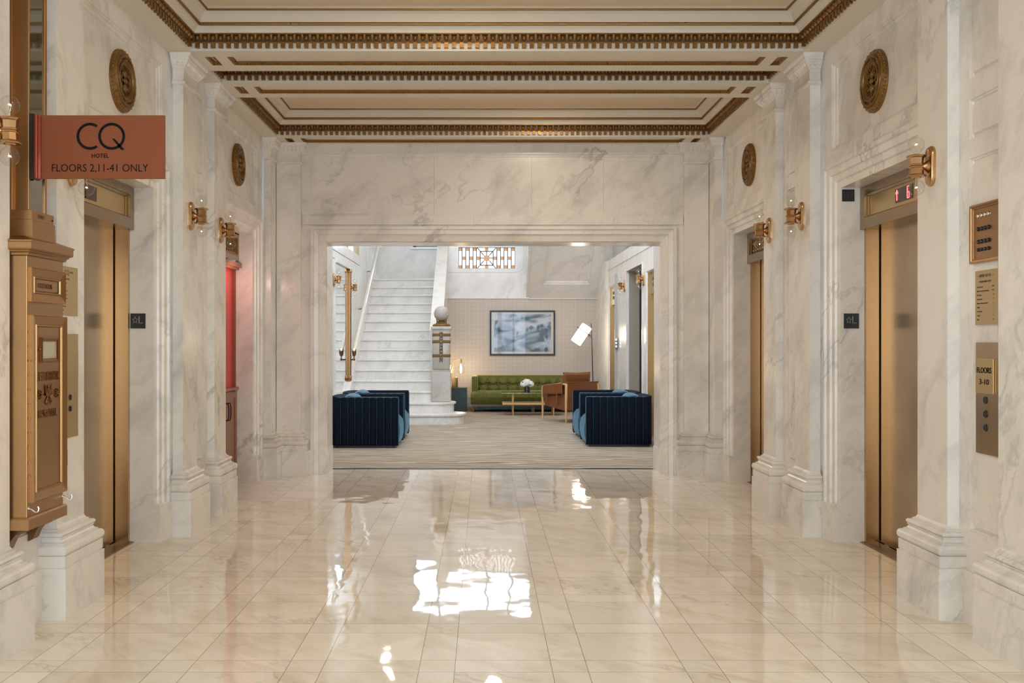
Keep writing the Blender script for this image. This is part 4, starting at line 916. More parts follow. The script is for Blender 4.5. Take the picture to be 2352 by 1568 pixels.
# ================================================================ LOBBY beyond the portal
XL, XRt, YB = -2.34, 2.40, 20.3
# left lobby wall with mirror recess and upper glazing
def TLW(a, b, c): return Vector((XL+c, a, b))
m = MB(); m.faced(TLW, 10.8, 22.05, 0, 5.2, [(15.0, 18.62, 3.0, 3.75, [(0,-.10)], False, False), (10.9,10.95,4.0,4.05,[(0,-.001)],True,False)])
m.box(XL, XL+.012, 15.3, 17.25, 2.69, 2.72); 
m.build('wall_lobby_left', STAIR_M, kind='structure')
MB().box(XL-.002, XL+.004, 12.0, 18.72, 2.815, 2.823).build('trim_left_groove', simple('dark_joint', (.16,.15,.14), .6), kind='structure')
r = struct_root('window_1', (XL, 16.8, 3.9))
MB().box(XL-.10, XL-.09, 15.0, 18.62, 3.0, 3.75).build('pane', PALEBLUE, r)
m = MB(); m.box(XL-.09, XL+.01, 18.56, 18.62, 3.0, 3.75); m.box(XL-.09, XL-.03, 17.40, 17.44, 3.0, 3.75); m.build('window_frame', BRONZE_D, r)
# mirror
t = thing('wall_mirror', 'tall wall mirror in a fluted bronze frame left of the stairs', 'mirror', (XL, 16.3, .53))
m = MB(); m.box(XL+.001, XL+.008, 15.65, 17.10, .56, 2.62); m.build('mirror_glass', MIRROR, t)
m = MB()
for y in (17.12,):
    m.box(XL+.001, XL+.045, y, y+.09, .53, 2.62)
    for k in range(3): m.tube([(XL+.045, y+.018+.027*k, .56), (XL+.045, y+.018+.027*k, 2.60)], .011, 8)
    m.box(XL+.001, XL+.065, y-.01, y+.10, .72, .80, .004); m.box(XL+.001, XL+.065, y-.01, y+.10, .53, .58, .004); m.box(XL+.001, XL+.065, y-.01, y+.10, 2.57, 2.63, .004)
m.build('bronze_frame', FRAME_B, t)
m = MB(); m.box(XL+.001, XL+.02, 15.56, 15.65, .53, 2.66); m.build('marble_edge', STAIR_M, t)
m = MB(); m.box(XL+.001, XL+.05, 15.62, 17.21, 2.63, 2.67); m.box(XL+.001, XL+.035, 15.62, 17.21, 2.67, 2.70); m.build('top_moulding', STAIR_M, t)
m = MB(); m.box(XL+.001, XL+.10, 15.3, 17.21, .47, .53, .006); m.build('sill', STAIR_M, t)
# staircase
t = thing('staircase', 'white marble staircase rising away behind the blue armchairs', 'staircase', (-1.6, 18, 0))
RZ, TR_, YS = .179, .295, 16.48
def yn(n): return YS+(n-1)*TR_
for n in range(1, 16):
    y = yn(n); z = n*RZ; m = MB()
    if n <= 2:
        xr = {1: -.30, 2: -.48}[n]; rr = {1: .42, 2: .36}[n]
        for (z0, z1, o) in ((z-RZ+(.001 if n > 1 else 0), z-.045, -.03), (z-.045, z-.035, -.012), (z-.035, z-.028, 0.0), (z-.028, z-.006, .006), (z-.006, z, -.004)):
            pts = [(-2.27, y-o)]; cx_, cy_ = xr-rr, y+rr
            for i in range(15):
                a = -pi/2+pi*i/14*1.0; pts.append((cx_+(rr+o)*math.cos(a), cy_+(rr+o)*math.sin(a)))
            pts += [(-2.27, y+2*rr+o)]
            m.prism(pts, lambda a, b, d: Vector((a, b, d)), z0, z1)
    else:
        x1 = -.74 if n == 3 else -.915
        ye = y+TR_+.05 if n < 15 else 22.0
        m.box(-2.27, x1, y, ye, z-RZ, z-.035); m.box(-2.27, x1, y-.028, ye, z-.035, z, .010)
    m.build('step', STAIR_M, t)
sl = RZ/TR_
TY = lambda a, b, d: Vector((d, a, b))
m = MB(); ya, yb = YS-.02, yn(15)
m.prism([(ya, 0), (ya, .30), (yb, .30+sl*(yb-ya)), (22.0, .30+sl*(yb-ya)), (22.0, 0)], TY, XL+.001, -2.268); m.build('stringer', STAIR_M, t)
y0p, y1p = 17.30, 20.9; zb = lambda y: RZ+sl*(y-YS)+.86
m = MB(); m.prism([(y0p, .0), (y0p, zb(y0p)), (y1p, zb(y1p)), (22.0, zb(y1p)), (22.0, 0.0)], TY, -.925, -.735)
m.prism([(y0p, zb(y0p)), (y0p, zb(y0p)+.05), (y1p, zb(y1p)+.05), (22.0, zb(y1p)+.05), (22.0, zb(y1p)), (y1p, zb(y1p))], TY, -.94, -.72)
m.build('parapet', STAIR_M, t)
# newel post
t = thing('newel_post', 'banded marble newel post topped by a marble ball', 'newel post', (-.72, 17.12, .358))
nx, ny = -.725, 17.13
def sq(m, h, z0, z1, b=0.0): m.box(nx-h, nx+h, ny-h, ny+h, z0, z1, b)
m = MB(); sq(m, .168, .358, .885, .012); sq(m, .172, .885, .905, .006); m.build('pedestal', NEWEL, t)
m = MB(); sq(m, .150, .905, 1.60, .022); m.build('post', NEWEL, t)
m = MB(); sq(m, .160, 1.575, 1.595, .004); sq(m, .176, 1.595, 1.645, .008); m.build('cap_slab', NEWEL, t)
for z in (1.50, 1.385, 1.145):
    m = MB(); sq(m, .1522, z-.028, z+.028, .006)
    for k in range(9):
        for f in (-1, 1):
            m.ball((nx-.12+.03*k, ny-.152, z+f*.013), .008, 6, 4, (1,.4,1)); m.ball((nx+.152, ny-.12+.03*k, z+f*.013), .008, 6, 4, (.4,1,1))
    m.build('gilded_band', BAND, t)
m = MB(); m.box(nx-.028, nx+.028, ny-.158, ny-.150, 1.04, 1.545, .003)
ch = m.build('chain_backing', BAND, t)
m = MB()
for k in range(9):
    zc_ = 1.072+k*.055; m.tube([(nx+.017*math.cos(a_), ny-.163, zc_+.024*math.sin(a_)) for a_ in [2*pi*i/10 for i in range(10)]], .0045, 5, closed=True)
m.tube([(nx-.026,ny-.160,1.045),(nx-.026,ny-.160,1.54)], .003, 5); m.tube([(nx+.026,ny-.160,1.045),(nx+.026,ny-.160,1.54)], .003, 5)
m.build('chain_relief', simple('dark_silvered_relief', (.34,.31,.28), .35, .9), ch)
m = MB(); m.lathe([(.148,1.645),(.148,1.675),(.140,1.685),(.120,1.690),(.080,1.700),(.065,1.715),(.070,1.735),(.045,1.745)], (nx,ny,0), 32)
for k in range(24): m.ball((nx+.149*math.cos(2*pi*k/24), ny+.149*math.sin(2*pi*k/24), 1.662), .011, 6, 4)
for k in range(4):
    a_ = pi/4+k*pi/2; dx, dy_ = math.cos(a_), math.sin(a_)
    m.tube([(nx+.142*dx,ny+.142*dy_,1.68),(nx+.112*dx,ny+.112*dy_,1.705),(nx+.108*dx,ny+.108*dy_,1.74),(nx+.120*dx,ny+.120*dy_,1.765),(nx+.105*dx,ny+.105*dy_,1.775)], .008, 6)
m.build('ball_stand', MEDAL, t)
MB().ball((nx, ny, 1.865), .131, 32, 24).build('marble_ball', NEWEL, t)
# handrail
t = thing('handrail', 'pale round handrail with bronze end bracket on the left stair wall', 'handrail', (-2.23, 17.1, 1.2))
m = MB(); m.tube([(-2.222,17.12,1.235),(-2.222,20.9,3.40),(-2.222,21.6,3.42)], .034, 14); m.build('rail', simple('polished_ivory_marble_rail', (.80,.76,.64), .15, coat=.6), t)
m = MB(); m.lathe([(.018,0),(.030,.015),(.036,.05),(.040,.085),(.038,.10)], (-2.222,17.08,1.135), 14); m.tube([(-2.222,17.08,1.14),(-2.222,17.07,1.09),(-2.226,17.07,1.075),(-2.31,17.22,1.075),(-2.338,17.26,1.08)], .011, 8); m.ball((-2.222,17.07,1.08), .022, 10, 8)
m.build('end_bracket', COPPER_D, t)
MB().lathe([(.0395,0),(.0395,.035),(.036,.04)], (-2.222,17.08,1.225), 14).build('collar', SILVER, t)
for y, z in ((18.6, 2.03), (20.0, 2.83)):
    m = MB(); m.tube([(-2.222,y,z+.04),(-2.222,y,z-.02),(-2.338,y,z-.04)], .009, 6); m.build('wall_bracket', COPPER_D, t)
# landing wall with the daylight window
def TBK(a, b, c): return Vector((a, 22.0-c, b))
m = MB(); m.faced(TBK, -2.6, 3.2, 0, 5.2, [(-1.56, 1.10, 3.47, 4.55, [(0,-.14)], False, False)]); m.box(-2.34, -.9, 21.97, 22, 2.6, 2.925)
m.build('wall_landing', STAIR_M, kind='structure')
r = struct_root('window_2', (-.23, 22.1, 4.0))
MB().box(-1.56, 1.10, 22.13, 22.14, 3.47, 4.55).build('pane', SKYP, r)
m = MB(); m.box(-1.56, 1.10, 22.03, 22.09, 3.47, 3.53); m.box(-1.56, 1.10, 22.03, 22.09, 4.50, 4.55)
for x in (-1.56, -.98, .02, .58, 1.04): m.box(x, x+.06, 22.03, 22.09, 3.47, 4.55)
m.build('window_frame', simple('grey_blue_window_frame', (.16,.20,.25), .4), r)
MB().box(-1.62, 1.16, 21.93, 22.03, 3.42, 3.47, .006).build('window_sill', STAIR_M, r)
# back wall: wallpaper below, marble gallery above
MB().box(-.735, 2.42, YB, YB+.1, 0, 2.27).build('wall_wallpapered', WALLPAPER, kind='structure')
m = MB(); m.box(-.735, 2.36, YB-.022, YB, .06, .235); m.box(-.735, 2.36, YB-.028, YB, .235, .255, .004); m.build('baseboard_back', WHITE_T, kind='structure')
MB().box(-.735, 2.36, YB-.03, YB, 0.003, .06).build('baseboard_oak_strip', OAK, kind='structure')
GX0, GX1, GZ0, GZ1 = -.515, .635, 2.875, 3.305
m = MB(); m.faced(lambda a, b, c: Vector((a, YB-.02-c, b)), -.735, .92, 2.27, 3.46, [(GX0, GX1, GZ0, GZ1, [(0,-.07)], False, False)])
m.box(-.735, .92, YB-.02, YB+.12, 3.44, 3.46); m.box(-.735, .92, YB-.02, YB+.1, 2.262, 2.27)
m.tube([(-.735,YB-.02,2.80),(.66,YB-.02,2.80),(.74,YB-.02,2.83),(.80,YB-.02,2.89),(.82,YB-.02,3.0),(.82,YB-.02,3.45)], .010, 6)
m.build('wall_gallery', STAIR_M, kind='structure')
r = struct_root('window_3', ((GX0+GX1)/2, YB, (GZ0+GZ1)/2)); r['label'] = 'leaded glass grille with amber squares in the gallery wall'
gy = YB+.03
MB().box(GX0, GX1, gy, gy+.01, GZ0, GZ1).build('pane', GRILLP, r)
m = MB(); ma = MB(); GW, GH = GX1-GX0, GZ1-GZ0
def gx(f): return GX0+GW*f
def gz(f): return GZ0+GH*f
col = [0, .064, .128, .192, .256, .32, .39]
def ln(a, b): m.tube([(gx(a[0]), gy-.004, gz(a[1])), (gx(b[0]), gy-.004, gz(b[1]))], .009, 5)
def sqr(f, g, w_, h_): ma.box(gx(f), gx(f+w_), gy-.008, gy-.001, gz(g), gz(g+h_))
for sgn in (0, 1):
    M_ = (lambda f: f) if sgn == 0 else (lambda f: 1-f)
    for i, f in enumerate(col[:-1]):
        ln((M_(f+.064), 0), (M_(f+.064), 1)) if i < 5 else None
        if i % 2 == 0:
            for g in (0, .83): sqr(min(M_(f), M_(f+.064)), g, .064, .17)
        else: sqr(min(M_(f), M_(f+.064)), .41, .064, .17)
    ln((M_(.33), 1), (M_(.45), .63)); ln((M_(.33), 0), (M_(.45), .37)); ln((M_(.385), .18), (M_(.385), .80)); ln((M_(.385), .5), (M_(.45), .5))
ln((.385,.82),(.615,.82)); ln((.385,.16),(.615,.16)); ln((.5,.63),(.5,.82)); ln((.5,.16),(.5,.37)); ln((0,0),(1,0)); ln((0,1),(1,1)); ln((0,0),(0,1)); ln((1,0),(1,1))
sqr(.468,.83,.064,.17); sqr(.468,0,.064,.17); sqr(.45,.37,.10,.26)
m.build('lead_bars', LEAD, r); ma.build('amber_squares', AMBER, r)
# sloping marble soffit under the upper stair flight
m = MB(); A0 = Vector((.92, YB-.02, 2.27)); U = Vector((1, 0, 0)); V = Vector((0, -1.30, 1.02)).normalized(); Nn = U.cross(V)*1.0
Tsl = lambda a, b, c: A0+U*a+V*b+Nn*c
m.faced(Tsl, 0, 1.42, 0, 2.1, [(.28, 1.20, .42, 1.9, [(0,-.03),(.03,-.03),(.045,-.05)], True, False)])
m.box(.92, 2.30, YB-.040, YB, 2.252, 2.268, .003)
m.prism([(YB, 2.27), (YB-1.66, 2.27+1.30), (YB-1.66, 3.62), (YB, 3.62)], TY, .86, .92)
m.prism([(YB, 2.27), (YB-1.66, 2.27+1.30), (YB-1.66, 3.62), (YB, 3.62)], TY, 2.34, 2.37)
m.build('wall_stair_soffit', STAIR_M, kind='structure')
# rounded corner pier between back wall and right wall
m = MB(); pts = []
for i in range(11):
    a_ = pi/2*i/10; pts.append((2.30+.14*(1-math.cos(a_)), YB-1.18*math.sin(a_)))
pts += [(2.6, YB-1.18), (2.6, YB+.1), (2.30, YB+.1)]
m.prism(pts, lambda a, b, d: Vector((a, b, d)), 0, 2.94, True); m.build('wall_corner', MARBLE, kind='structure')
# right lobby wall
def TRW(a, b, c): return Vector((XRt-c, a, b))
D5 = (18.02, 18.98, 0, 2.46); AL = (15.02, 16.70, 0, 2.59); D6 = (13.35, 14.62, 0, 2.44)
m = MB(); m.faced(TRW, 10.8, YB-1.1, 0, 2.94, [(*D5, [(.0,.02),(.03,.02),(.05,-.02),(.05,-.10)], False, True), (*AL, [(.0,.015),(.03,.015),(.03,-.9)], False, True), (*D6, [(.0,.02),(.03,.02),(.05,-.02),(.05,-.10)], False, True)])
m.box(XRt-.012, XRt, 10.8, 19.2, 2.752, 2.762); m.box(XRt+.01, 3.3, 10.8, YB, 2.90, 2.94)
m.build('wall_lobby_right', STAIR_M, kind='structure')
MB().box(XRt+.45, XRt+.5, 10.8, 22, 2.94, 5.2).build('wall_upper_right', UPPERW, kind='structure')
m = MB(); m.box(XRt+.9, XRt+.95, 14.8, 16.9, 0, 2.7); m.box(XRt+.206, XRt+.9, 16.64, 16.668, 0, 2.57); m.build('wall_alcove', DKGREEN, kind='structure')
m = MB(); m.box(XRt+.03, XRt+.205, 16.655, 16.668, 0, 2.57); m.box(XRt+.35, XRt+.9, 15.04, 15.06, 0, 2.57); m.build('wall_alcove_side', GREYFAB, kind='structure')
MB().box(XRt+.035, XRt+1, 15.0, 16.75, 2.562, 2.62).build('ceiling_alcove', MARBLE, kind='structure')
for num, (a0, a1, b0, b1), lab in ((5, D5, 'far bronze lift door on the right side of the lobby'), (6, D6, 'bronze door right of the grey alcove, cut by the portal edge')):
    r = struct_root('door_%d' % num, (XRt, (a0+a1)/2, 0)); r['label'] = lab
    m = MB(); m.box(XRt+.10, XRt+.13, a0+.05, a1-.05, .005, 2.08); m.build('door_leaf', BRONZE, r)
    m = MB(); m.box(XRt-.0, XRt+.11, a1-.075, a1-.05, 0, b1-.05); m.box(XRt-.0, XRt+.11, a0+.05, a0+.075, 0, b1-.05); m.build('door_jamb', BRASS, r)
    m = MB(); m.box(XRt+.04, XRt+.14, a0+.05, a1-.05, 2.08, b1-.05); hd = m.build('door_header', MARBLE if num == 5 else BRONZE_D, r)
    m = MB()
    for k in range(6):
        for z0 in (2.18, 2.27): m.box(XRt+.032, XRt+.04, a0+.15+k*(a1-a0-.3)/6, a0+.15+k*(a1-a0-.3)/6+.07, z0, z0+.055, .004)
    m.build('header_ornament', MEDAL, hd)
    if num == 5:
        m = MB(); yy = a0+.16; m.tube([(XRt+.085,yy,1.02),(XRt+.06,yy,1.04),(XRt+.045,yy,1.10),(XRt+.045,yy,1.18),(XRt+.06,yy,1.24),(XRt+.085,yy,1.26)], .012, 6); m.build('door_handle', COPPER_D, r)
    else:
        m = MB(); m.box(XRt+.132, XRt+.135, a0, a1, 0, 2.4); m.build('shaft_lining', VOID, r)
m = MB(); m.box(XRt-.05, XRt, 17.86, 17.90, 0.003, 2.60); f = m.build('trim_projecting_fin', simple('pale_grey_stone_fin', (.42,.41,.38), .4), kind='structure')
m = MB()
for z in (1.30, 1.36, 1.42): m.box(XRt-.055, XRt-.02, 17.75, 17.86, z-.022, z+.022, .004)
m.build('hinge', SILVER, f)
# lobby ceiling
MB().box(-1.9, 2.3, 11.4, 18.3, 5.17, 5.199).build('ceiling_added_laylight', LAYL_FILL, kind='structure')  # glowing ceiling panel added out of view to fill the lobby with light
MB().box(-2.6, 3.3, 10.8, 22.1, 5.2, 5.25).build('ceiling_lobby', PLASTER, kind='structure')
for i, (x, y, z) in enumerate(((-1.45, 15.0, 3.55), (.10, 13.6, 3.35))):
    t = thing('pendant_lamp', ['frosted pendant lamp in the lobby over the left blue armchairs, seen as a floor reflection', 'frosted pendant lamp in the lobby centre, seen as a floor reflection'][i], 'pendant lamp', (x, y, z), 'pendant lamps in the lobby')
    m = MB(); m.tube([(x,y,z+.12),(x,y,5.2)], .008, 6); m.build('cord', BLACK, t)
    m = MB(); m.lathe([(.02,.14),(.05,.12),(.07,.0),(.06,-.12),(.02,-.15)], (x,y,z), 20); m.build('lamp_shade', PEND_E, t)

# ================================================================ lobby furniture
def velvet_chair():
    t = thing('armchair', 'x', 'armchair', (0,0,0))     # front = +X ; depth .88 (x -.44...44), width .82 (y)
    H = .664; nC = 9
    def panel(x0, x1, yo, yi, z0, z1, name):           # channelled arm: outer face at yo
        m = MB(); sg = 1 if yo > yi else -1; pts = []
        n = nC*6
        for i in range(n+1):
            f = i/n; x = x0+(x1-x0)*f; ph = (f*nC) % 1.0
            bulge = .016*(math.sin(pi*ph)**.45 if 0 < ph < 1 else 0)
            pts.append((x, yo-sg*.016+sg*bulge))
        pts += [(x1+.004, yi+sg*.02), (x1-.01, yi), (x0, yi)]
        zs = [(z0, .02), (z0+.015, 0), (z1-.02, 0), (z1-.006, .006), (z1, .02)]
        cy = (yo+yi)/2; base = len(m.v); k = len(pts)
        for z, ins in zs:
            for (x, y) in pts: m.v.append(Vector((x, y-(ins if y > cy else -ins)*(1 if abs(y-cy) > ins else 0), z)))
        for i in range(len(zs)-1):
            for j in range(k): m.f.append([base+i*k+j, base+i*k+(j+1) % k, base+(i+1)*k+(j+1) % k, base+(i+1)*k+j]); m.smooth.append(True)
        m.f.append([base+j for j in range(k)]); m.smooth.append(False); m.f.append([base+(len(zs)-1)*k+j for j in range(k)]); m.smooth.append(False)
        a = m.build(name, VELVET, t, sharp=50)
        m = MB(); m.tube([(x0+.02, yo-sg*.012, z1-.008), (x1-.004, yo-sg*.012, z1-.008), (x1+.004, yo-sg*.012, z1-.03), (x1+.004, yo-sg*.012, z0+.02)], .006, 6)
        for q in range(1, nC): m.tube([(x0+(x1-x0)*q/nC, yo-sg*.0145, z0+.01), (x0+(x1-x0)*q/nC, yo-sg*.0145, z1-.012)], .0022, 4)
        m.build('sheen_piping', SHEEN_PIPING, a)
    panel(-.42, .42, -.41, -.325, .03, H, 'arm'); panel(-.42, .42, .41, .325, .03, H, 'arm')
    # backrest, gently rounded in plan
    m = MB(); pts = []
    for i in range(25):
        f = i/24; y = -.41+.82*f; pts.append((-.44-.035*math.sin(pi*f)**.6+.05*abs(2*f-1)**8, y))
    pts += [(-.30, .325), (-.30, -.325)]
    m.prism(pts, lambda a, b, d: Vector((a, b, d)), .03, H, True); m.build('backrest', VELVET, t, sharp=40)
    m = MB(); base = len(m.v)    # back cushion arching above the arms
    n1, n2 = 14, 10
    for i in range(n1+1):
        for j in range(n2+1):
            y = -.31+.62*i/n1; a_ = pi*j/n2; hh = .668+.022*math.sin(pi*i/n1)**.5
            m.v.append(Vector((-.24-.115*math.cos(a_)+.01, y, .36+(hh-.36)*(1 if j in () else math.sin(a_)**.35 if 0 < j < n2 else 0))))
    for i in range(n1):
        for j in range(n2): m.f.append([base+i*(n2+1)+j, base+(i+1)*(n2+1)+j, base+(i+1)*(n2+1)+j+1, base+i*(n2+1)+j+1]); m.smooth.append(True)
    m.build('back_cushion', VELVET_L, t)
    # seat with vertical channels down the front
    m = MB(); n = 8*6; prof = [(-.30,.40),(.0,.425),(.28,.415),(.38,.385),(.425,.33),(.437,.26),(.436,.16),(.42,.07),(.405,.04),(.2,.035)]
    base = len(m.v)
    for i in range(n+1):
        f = i/n; y = -.322+.644*f; b_ = math.sin(pi*((f*8) % 1.0))**.5 if 0 < (f*8) % 1.0 else 0
        for (x, z) in prof: m.v.append(Vector((x+(.014*(b_-1) if x > .1 else 0), y, z+(.012*(b_-1) if z > .3 else 0))))
    k = len(prof)
    for i in range(n):
        for j in range(k-1): m.f.append([base+i*k+j, base+(i+1)*k+j, base+(i+1)*k+j+1, base+i*k+j+1]); m.smooth.append(True)
    m.build('seat', VELVET_L, t)
    m = MB(); m.box(-.40, .38, -.38, .38, 0, .04); m.build('plinth', BLACK, t)
    return t
vc = velvet_chair()
for i, (x, y, r_, lab) in enumerate(((-1.53, 13.32, 0, 'blue velvet armchair in front on the left side of the lobby'), (-1.53, 14.33, 0.0, 'blue velvet armchair on the left, mostly hidden behind the front one'),
                        (1.765, 13.47, pi, 'blue velvet armchair in front on the right side of the lobby'), (1.765, 14.47, pi+.03, 'blue velvet armchair on the right, behind the front one'))):
    o = vc if i == 0 else copy_tree(vc); o.location = (x, y, .003); o.rotation_euler = (0, 0, r_); o['label'] = lab; o['group'] = 'blue velvet armchairs'
# green tufted sofa
SX0, SX1, SYf, SYb = -.235, 1.93, 19.42, 20.24
t = thing('sofa', 'moss-green tufted velvet sofa against the wallpapered wall', 'sofa', ((SX0+SX1)/2, 19.8, 0))
m = MB(); n1, n2 = 160, 28; bx0, bx1, bz0, bz1 = SX0+.12, SX1-.04, .40, .70; NB = 10
base = len(m.v)
for i in range(n1+1):
    for j in range(n2+1):
        fx, fz = i/n1, j/n2; x = bx0+(bx1-bx0)*fx; z = bz0+(bz1-bz0)*fz
        u = fx*NB; du = abs(u-round(u)); dv = abs(fz-.42)*1.2
        pit = math.exp(-((du*3.0)**2+(dv*5.0)**2)*1.4)
        line = math.exp(-(du*8)**2)*.55+math.exp(-(dv*13)**2)*.40+.10*math.sin(40*math.atan2(dv, du+.01))*math.exp(-(du*2)**2-(dv*3)**2)
        puff = .13*(1-max(pit, line*.9))*math.sin(pi*min(1, max(0, .10+.9*fz)))**.35
        m.v.append(Vector((x, 20.01-puff-.02+.10*(fz), z+(.012*(1-line) if j == n2 else 0))))
for i in range(n1):
    for j in range(n2): m.f.append([base+i*(n2+1)+j, base+(i+1)*(n2+1)+j, base+(i+1)*(n2+1)+j+1, base+i*(n2+1)+j+1]); m.smooth.append(True)
m.build('tufted_backrest', GREEN, t)
m = MB()
for i in range(1, NB): m.ball((bx0+(bx1-bx0)*i/NB, 19.98, bz0+.42*(bz1-bz0)), .014, 8, 6)
m.build('button_row', GREEN, t)
m = MB(); m.box(SX0+.08, SX1, 19.99, SYb, .16, .712, .02); m.build('back_shell', GREEN, t)
m = MB(); base = len(m.v); prof = [(19.98,.40),(19.7,.425),(19.50,.415),(19.42,.37),(19.40,.30),(19.44,.20),(19.50,.155),(19.9,.15)]
n = 150; k = len(prof)
for i in range(n+1):
    f = i/n; x = SX0-.02+(SX1-SX0+.04)*f; wv = random.uniform(-1, 1)*.004+.005*math.sin(i*1.1)
    ed = max(0, 1-min(f, 1-f)*40)
    for q, (y, z) in enumerate(prof): m.v.append(Vector((x, y-(wv if 1 < q < 6 else 0)+ed*.02, z+(wv*.5 if q < 4 else 0)-ed*(.03 if q < 4 else 0))))
for i in range(n):
    for j in range(k-1): m.f.append([base+i*k+j, base+(i+1)*k+j, base+(i+1)*k+j+1, base+i*k+j+1]); m.smooth.append(True)
m.f.append([base+j for j in range(k)]); m.smooth.append(False); m.f.append([base+n*k+j for j in range(k)]); m.smooth.append(False)
m.build('seat', GREEN, t)
for x0, x1 in ((SX0, SX0+.12), (SX1-.10, SX1)):
    m = MB(); m.box(x0, x1, 19.52, SYb-.02, .30, .705, .025); m.build('arm', GREEN, t)
m = MB(); m.box(SX0+.01, SX1-.01, 19.50, 20.15, .115, .155, .004); m.build('wooden_rail', WALNUT, t)
m = MB(); m.box(SX0+.09, SX1-.09, 19.80, 20.1, .045, .114); m.build('base_panel', TEAL, t)
for x in (SX0+.03, SX1-.03):
    for y in (19.53, 20.12):
        m = MB(); m.tube([(x,y,.12),(x,y,.003)], [.024,.014], 8); m.build('leg', WALNUT, t)
m = MB(); m.box(.88, 1.06, 19.52, 19.60, .10, .116); m.box(.935, 1.0, 19.53, 19.59, .003, .10); m.build('middle_leg', WALNUT, t)
# glass coffee table
TX0, TX1, TY0, TY1 = .33, 1.53, 18.55, 19.15
t = thing('coffee_table', 'glass-topped oak coffee table in front of the green sofa', 'coffee table', ((TX0+TX1)/2, 18.85, 0))
gm = simple('greenish_table_glass', (.55,.78,.72), .04, 0.0, coat=1.0); gm.node_tree.nodes['Principled BSDF'].inputs['Transmission Weight'].default_value = .85
m = MB(); m.box(TX0, TX1, TY0, TY1, .418, .430, .003); m.build('glass_top', gm, t)
m = MB(); m.box(TX0+.02, TX1-.02, TY0+.03, TY1-.03, .205, .24, .004); m.build('shelf', OAK, t)
for x in (TX0+.22, TX1-.22):
    for y in (TY0+.10, TY1-.06):
        m = MB(); m.tube([(x,y,.003),(x,y,.418)], [.013,.018], 10); m.build('leg', OAK, t)
# vase with hydrangea
vx, vy = .815, 18.8
t = thing('flower_vase', 'small dark glass vase of white hydrangeas on the glass coffee table', 'vase', (vx, vy, .43))
m = MB(); m.lathe([(.055,.430),(.060,.433),(.060,.525),(.056,.527),(.054,.44),(.001,.438)], (vx,vy,0), 24); m.build('vase', simple('dark_green_glass', (.012,.02,.012), .06, coat=1.0), t)
m = MB()
random.seed(3)
for (ox, oz, rr) in ((-.065, .02, .062), (.0, .045, .075), (.072, .015, .060)):
    for k in range(110):
        th = math.acos(random.uniform(-.55, 1)); ph = random.uniform(0, 2*pi); r_ = rr*random.uniform(.9, 1.06)
        d = Vector((math.sin(th)*math.cos(ph), math.sin(th)*math.sin(ph), math.cos(th))); c = Vector((vx+ox, vy, .565+oz))+d*r_
        u = d.orthogonal().normalized(); v_ = d.cross(u); s_ = .013
        for q in range(4):
            a_ = pi/2*q+k; w1 = u*math.cos(a_)+v_*math.sin(a_); w2 = u*math.cos(a_+.8)+v_*math.sin(a_+.8); w0 = u*math.cos(a_-.8)+v_*math.sin(a_-.8)
            m.add([c, c+w0*s_*.8, c+w1*s_*1.3+d*.003, c+w2*s_*.8], [(0,1,2,3)], True)
    m.ball((vx+ox, vy, .565+oz), rr*.86, 12, 8)
m.build('blossoms', PETAL, t, recalc=False)
m = MB()
for k in range(9):
    a_ = random.uniform(0, 2*pi); b0 = Vector((vx+.05*math.cos(a_), vy+.05*math.sin(a_), .56)); tip = b0+Vector((.10*math.cos(a_), .08*math.sin(a_), random.uniform(-.02, .11))); md_ = (b0+tip)/2+Vector((0,0,.02)); pr = Vector((-math.sin(a_), math.cos(a_), 0))*.018
    m.add([b0, md_+pr, tip, md_-pr], [(0,1,2,3)])
m.build('leaves', LEAF, t)
# tan leather armchair (local: front +Y, width X), rear legs nearest the camera
t = thing('armchair', 'tan leather sling armchair with light oak legs, seen from behind', 'armchair', (0,0,0))
hw, hd = .34, .345
def leg(x, y, zt): 
    m = MB(); m.tube([(x*1.0, y, 0), (x, y, .30), (x*.985, y, zt-.03), (x*.96, y*.98, zt)], [.013,.021,.023,.020], 10); m.build('leg', OAK, t)
for sx in (-1, 1): leg(sx*hw, -hd, .665); leg(sx*hw, hd, .60)
for sx in (-1, 1):
    m = MB(); m.tube([(sx*hw,-hd,.655),(sx*hw,-hd*.55,.67),(sx*hw,hd*.6,.615),(sx*hw,hd,.595)], .018, 8); m.build('arm_rail', OAK, t)
    # leather sling over the arm
    m = MB(); base = 0; n1, n2 = 20, 14
    for i in range(n1+1):
        f = i/n1; y = -hd+.075+(2*hd-.11)*f; zt = .690-.065*f
        drop = .165+.012*math.sin(f*pi*2)+(.02 if f < .1 or f > .9 else 0)
        for j in range(n2+1):
            g = j/n2
            if g < .4: p = (sx*(hw+.024+.004*math.sin(i*1.7)), zt-.012-drop*(1-g/.4)*.95-.01)
            elif g < .6: a_ = pi*(g-.4)/.2; p = (sx*(hw+.024*math.cos(a_)), zt-.02+.022*math.sin(a_))
            else: p = (sx*(hw-.024-.10*((g-.6)/.4)**1.5), zt-.02-.30*(g-.6)/.4)
            m.v.append(Vector((p[0], y, p[1])))
    for i in range(n1):
        for j in range(n2): m.f.append([base+i*(n2+1)+j, base+(i+1)*(n2+1)+j, base+(i+1)*(n2+1)+j+1, base+i*(n2+1)+j+1]); m.smooth.append(True)
    sl_ = m.build('arm_sling', LEATHER, t, recalc=False)
    so = sl_.modifiers.new('thick', 'SOLIDIFY'); so.thickness = .006; so.offset = 0
    for q, y in enumerate((-.10, .20)):
        m = MB(); m.box(sx*(hw+.014), sx*(hw+.022), y-.018, y+.018, .30+.05*q, .50, .002); m.build('strap', LEATHER, sl_)
m = MB(); bm_p = [(-hd+.06,.20),(-hd+.045,.52),(-hd+.12,.50),(hd-.05,.43),(hd-.01,.40),(hd-.0,.30),(hd-.03,.27)]
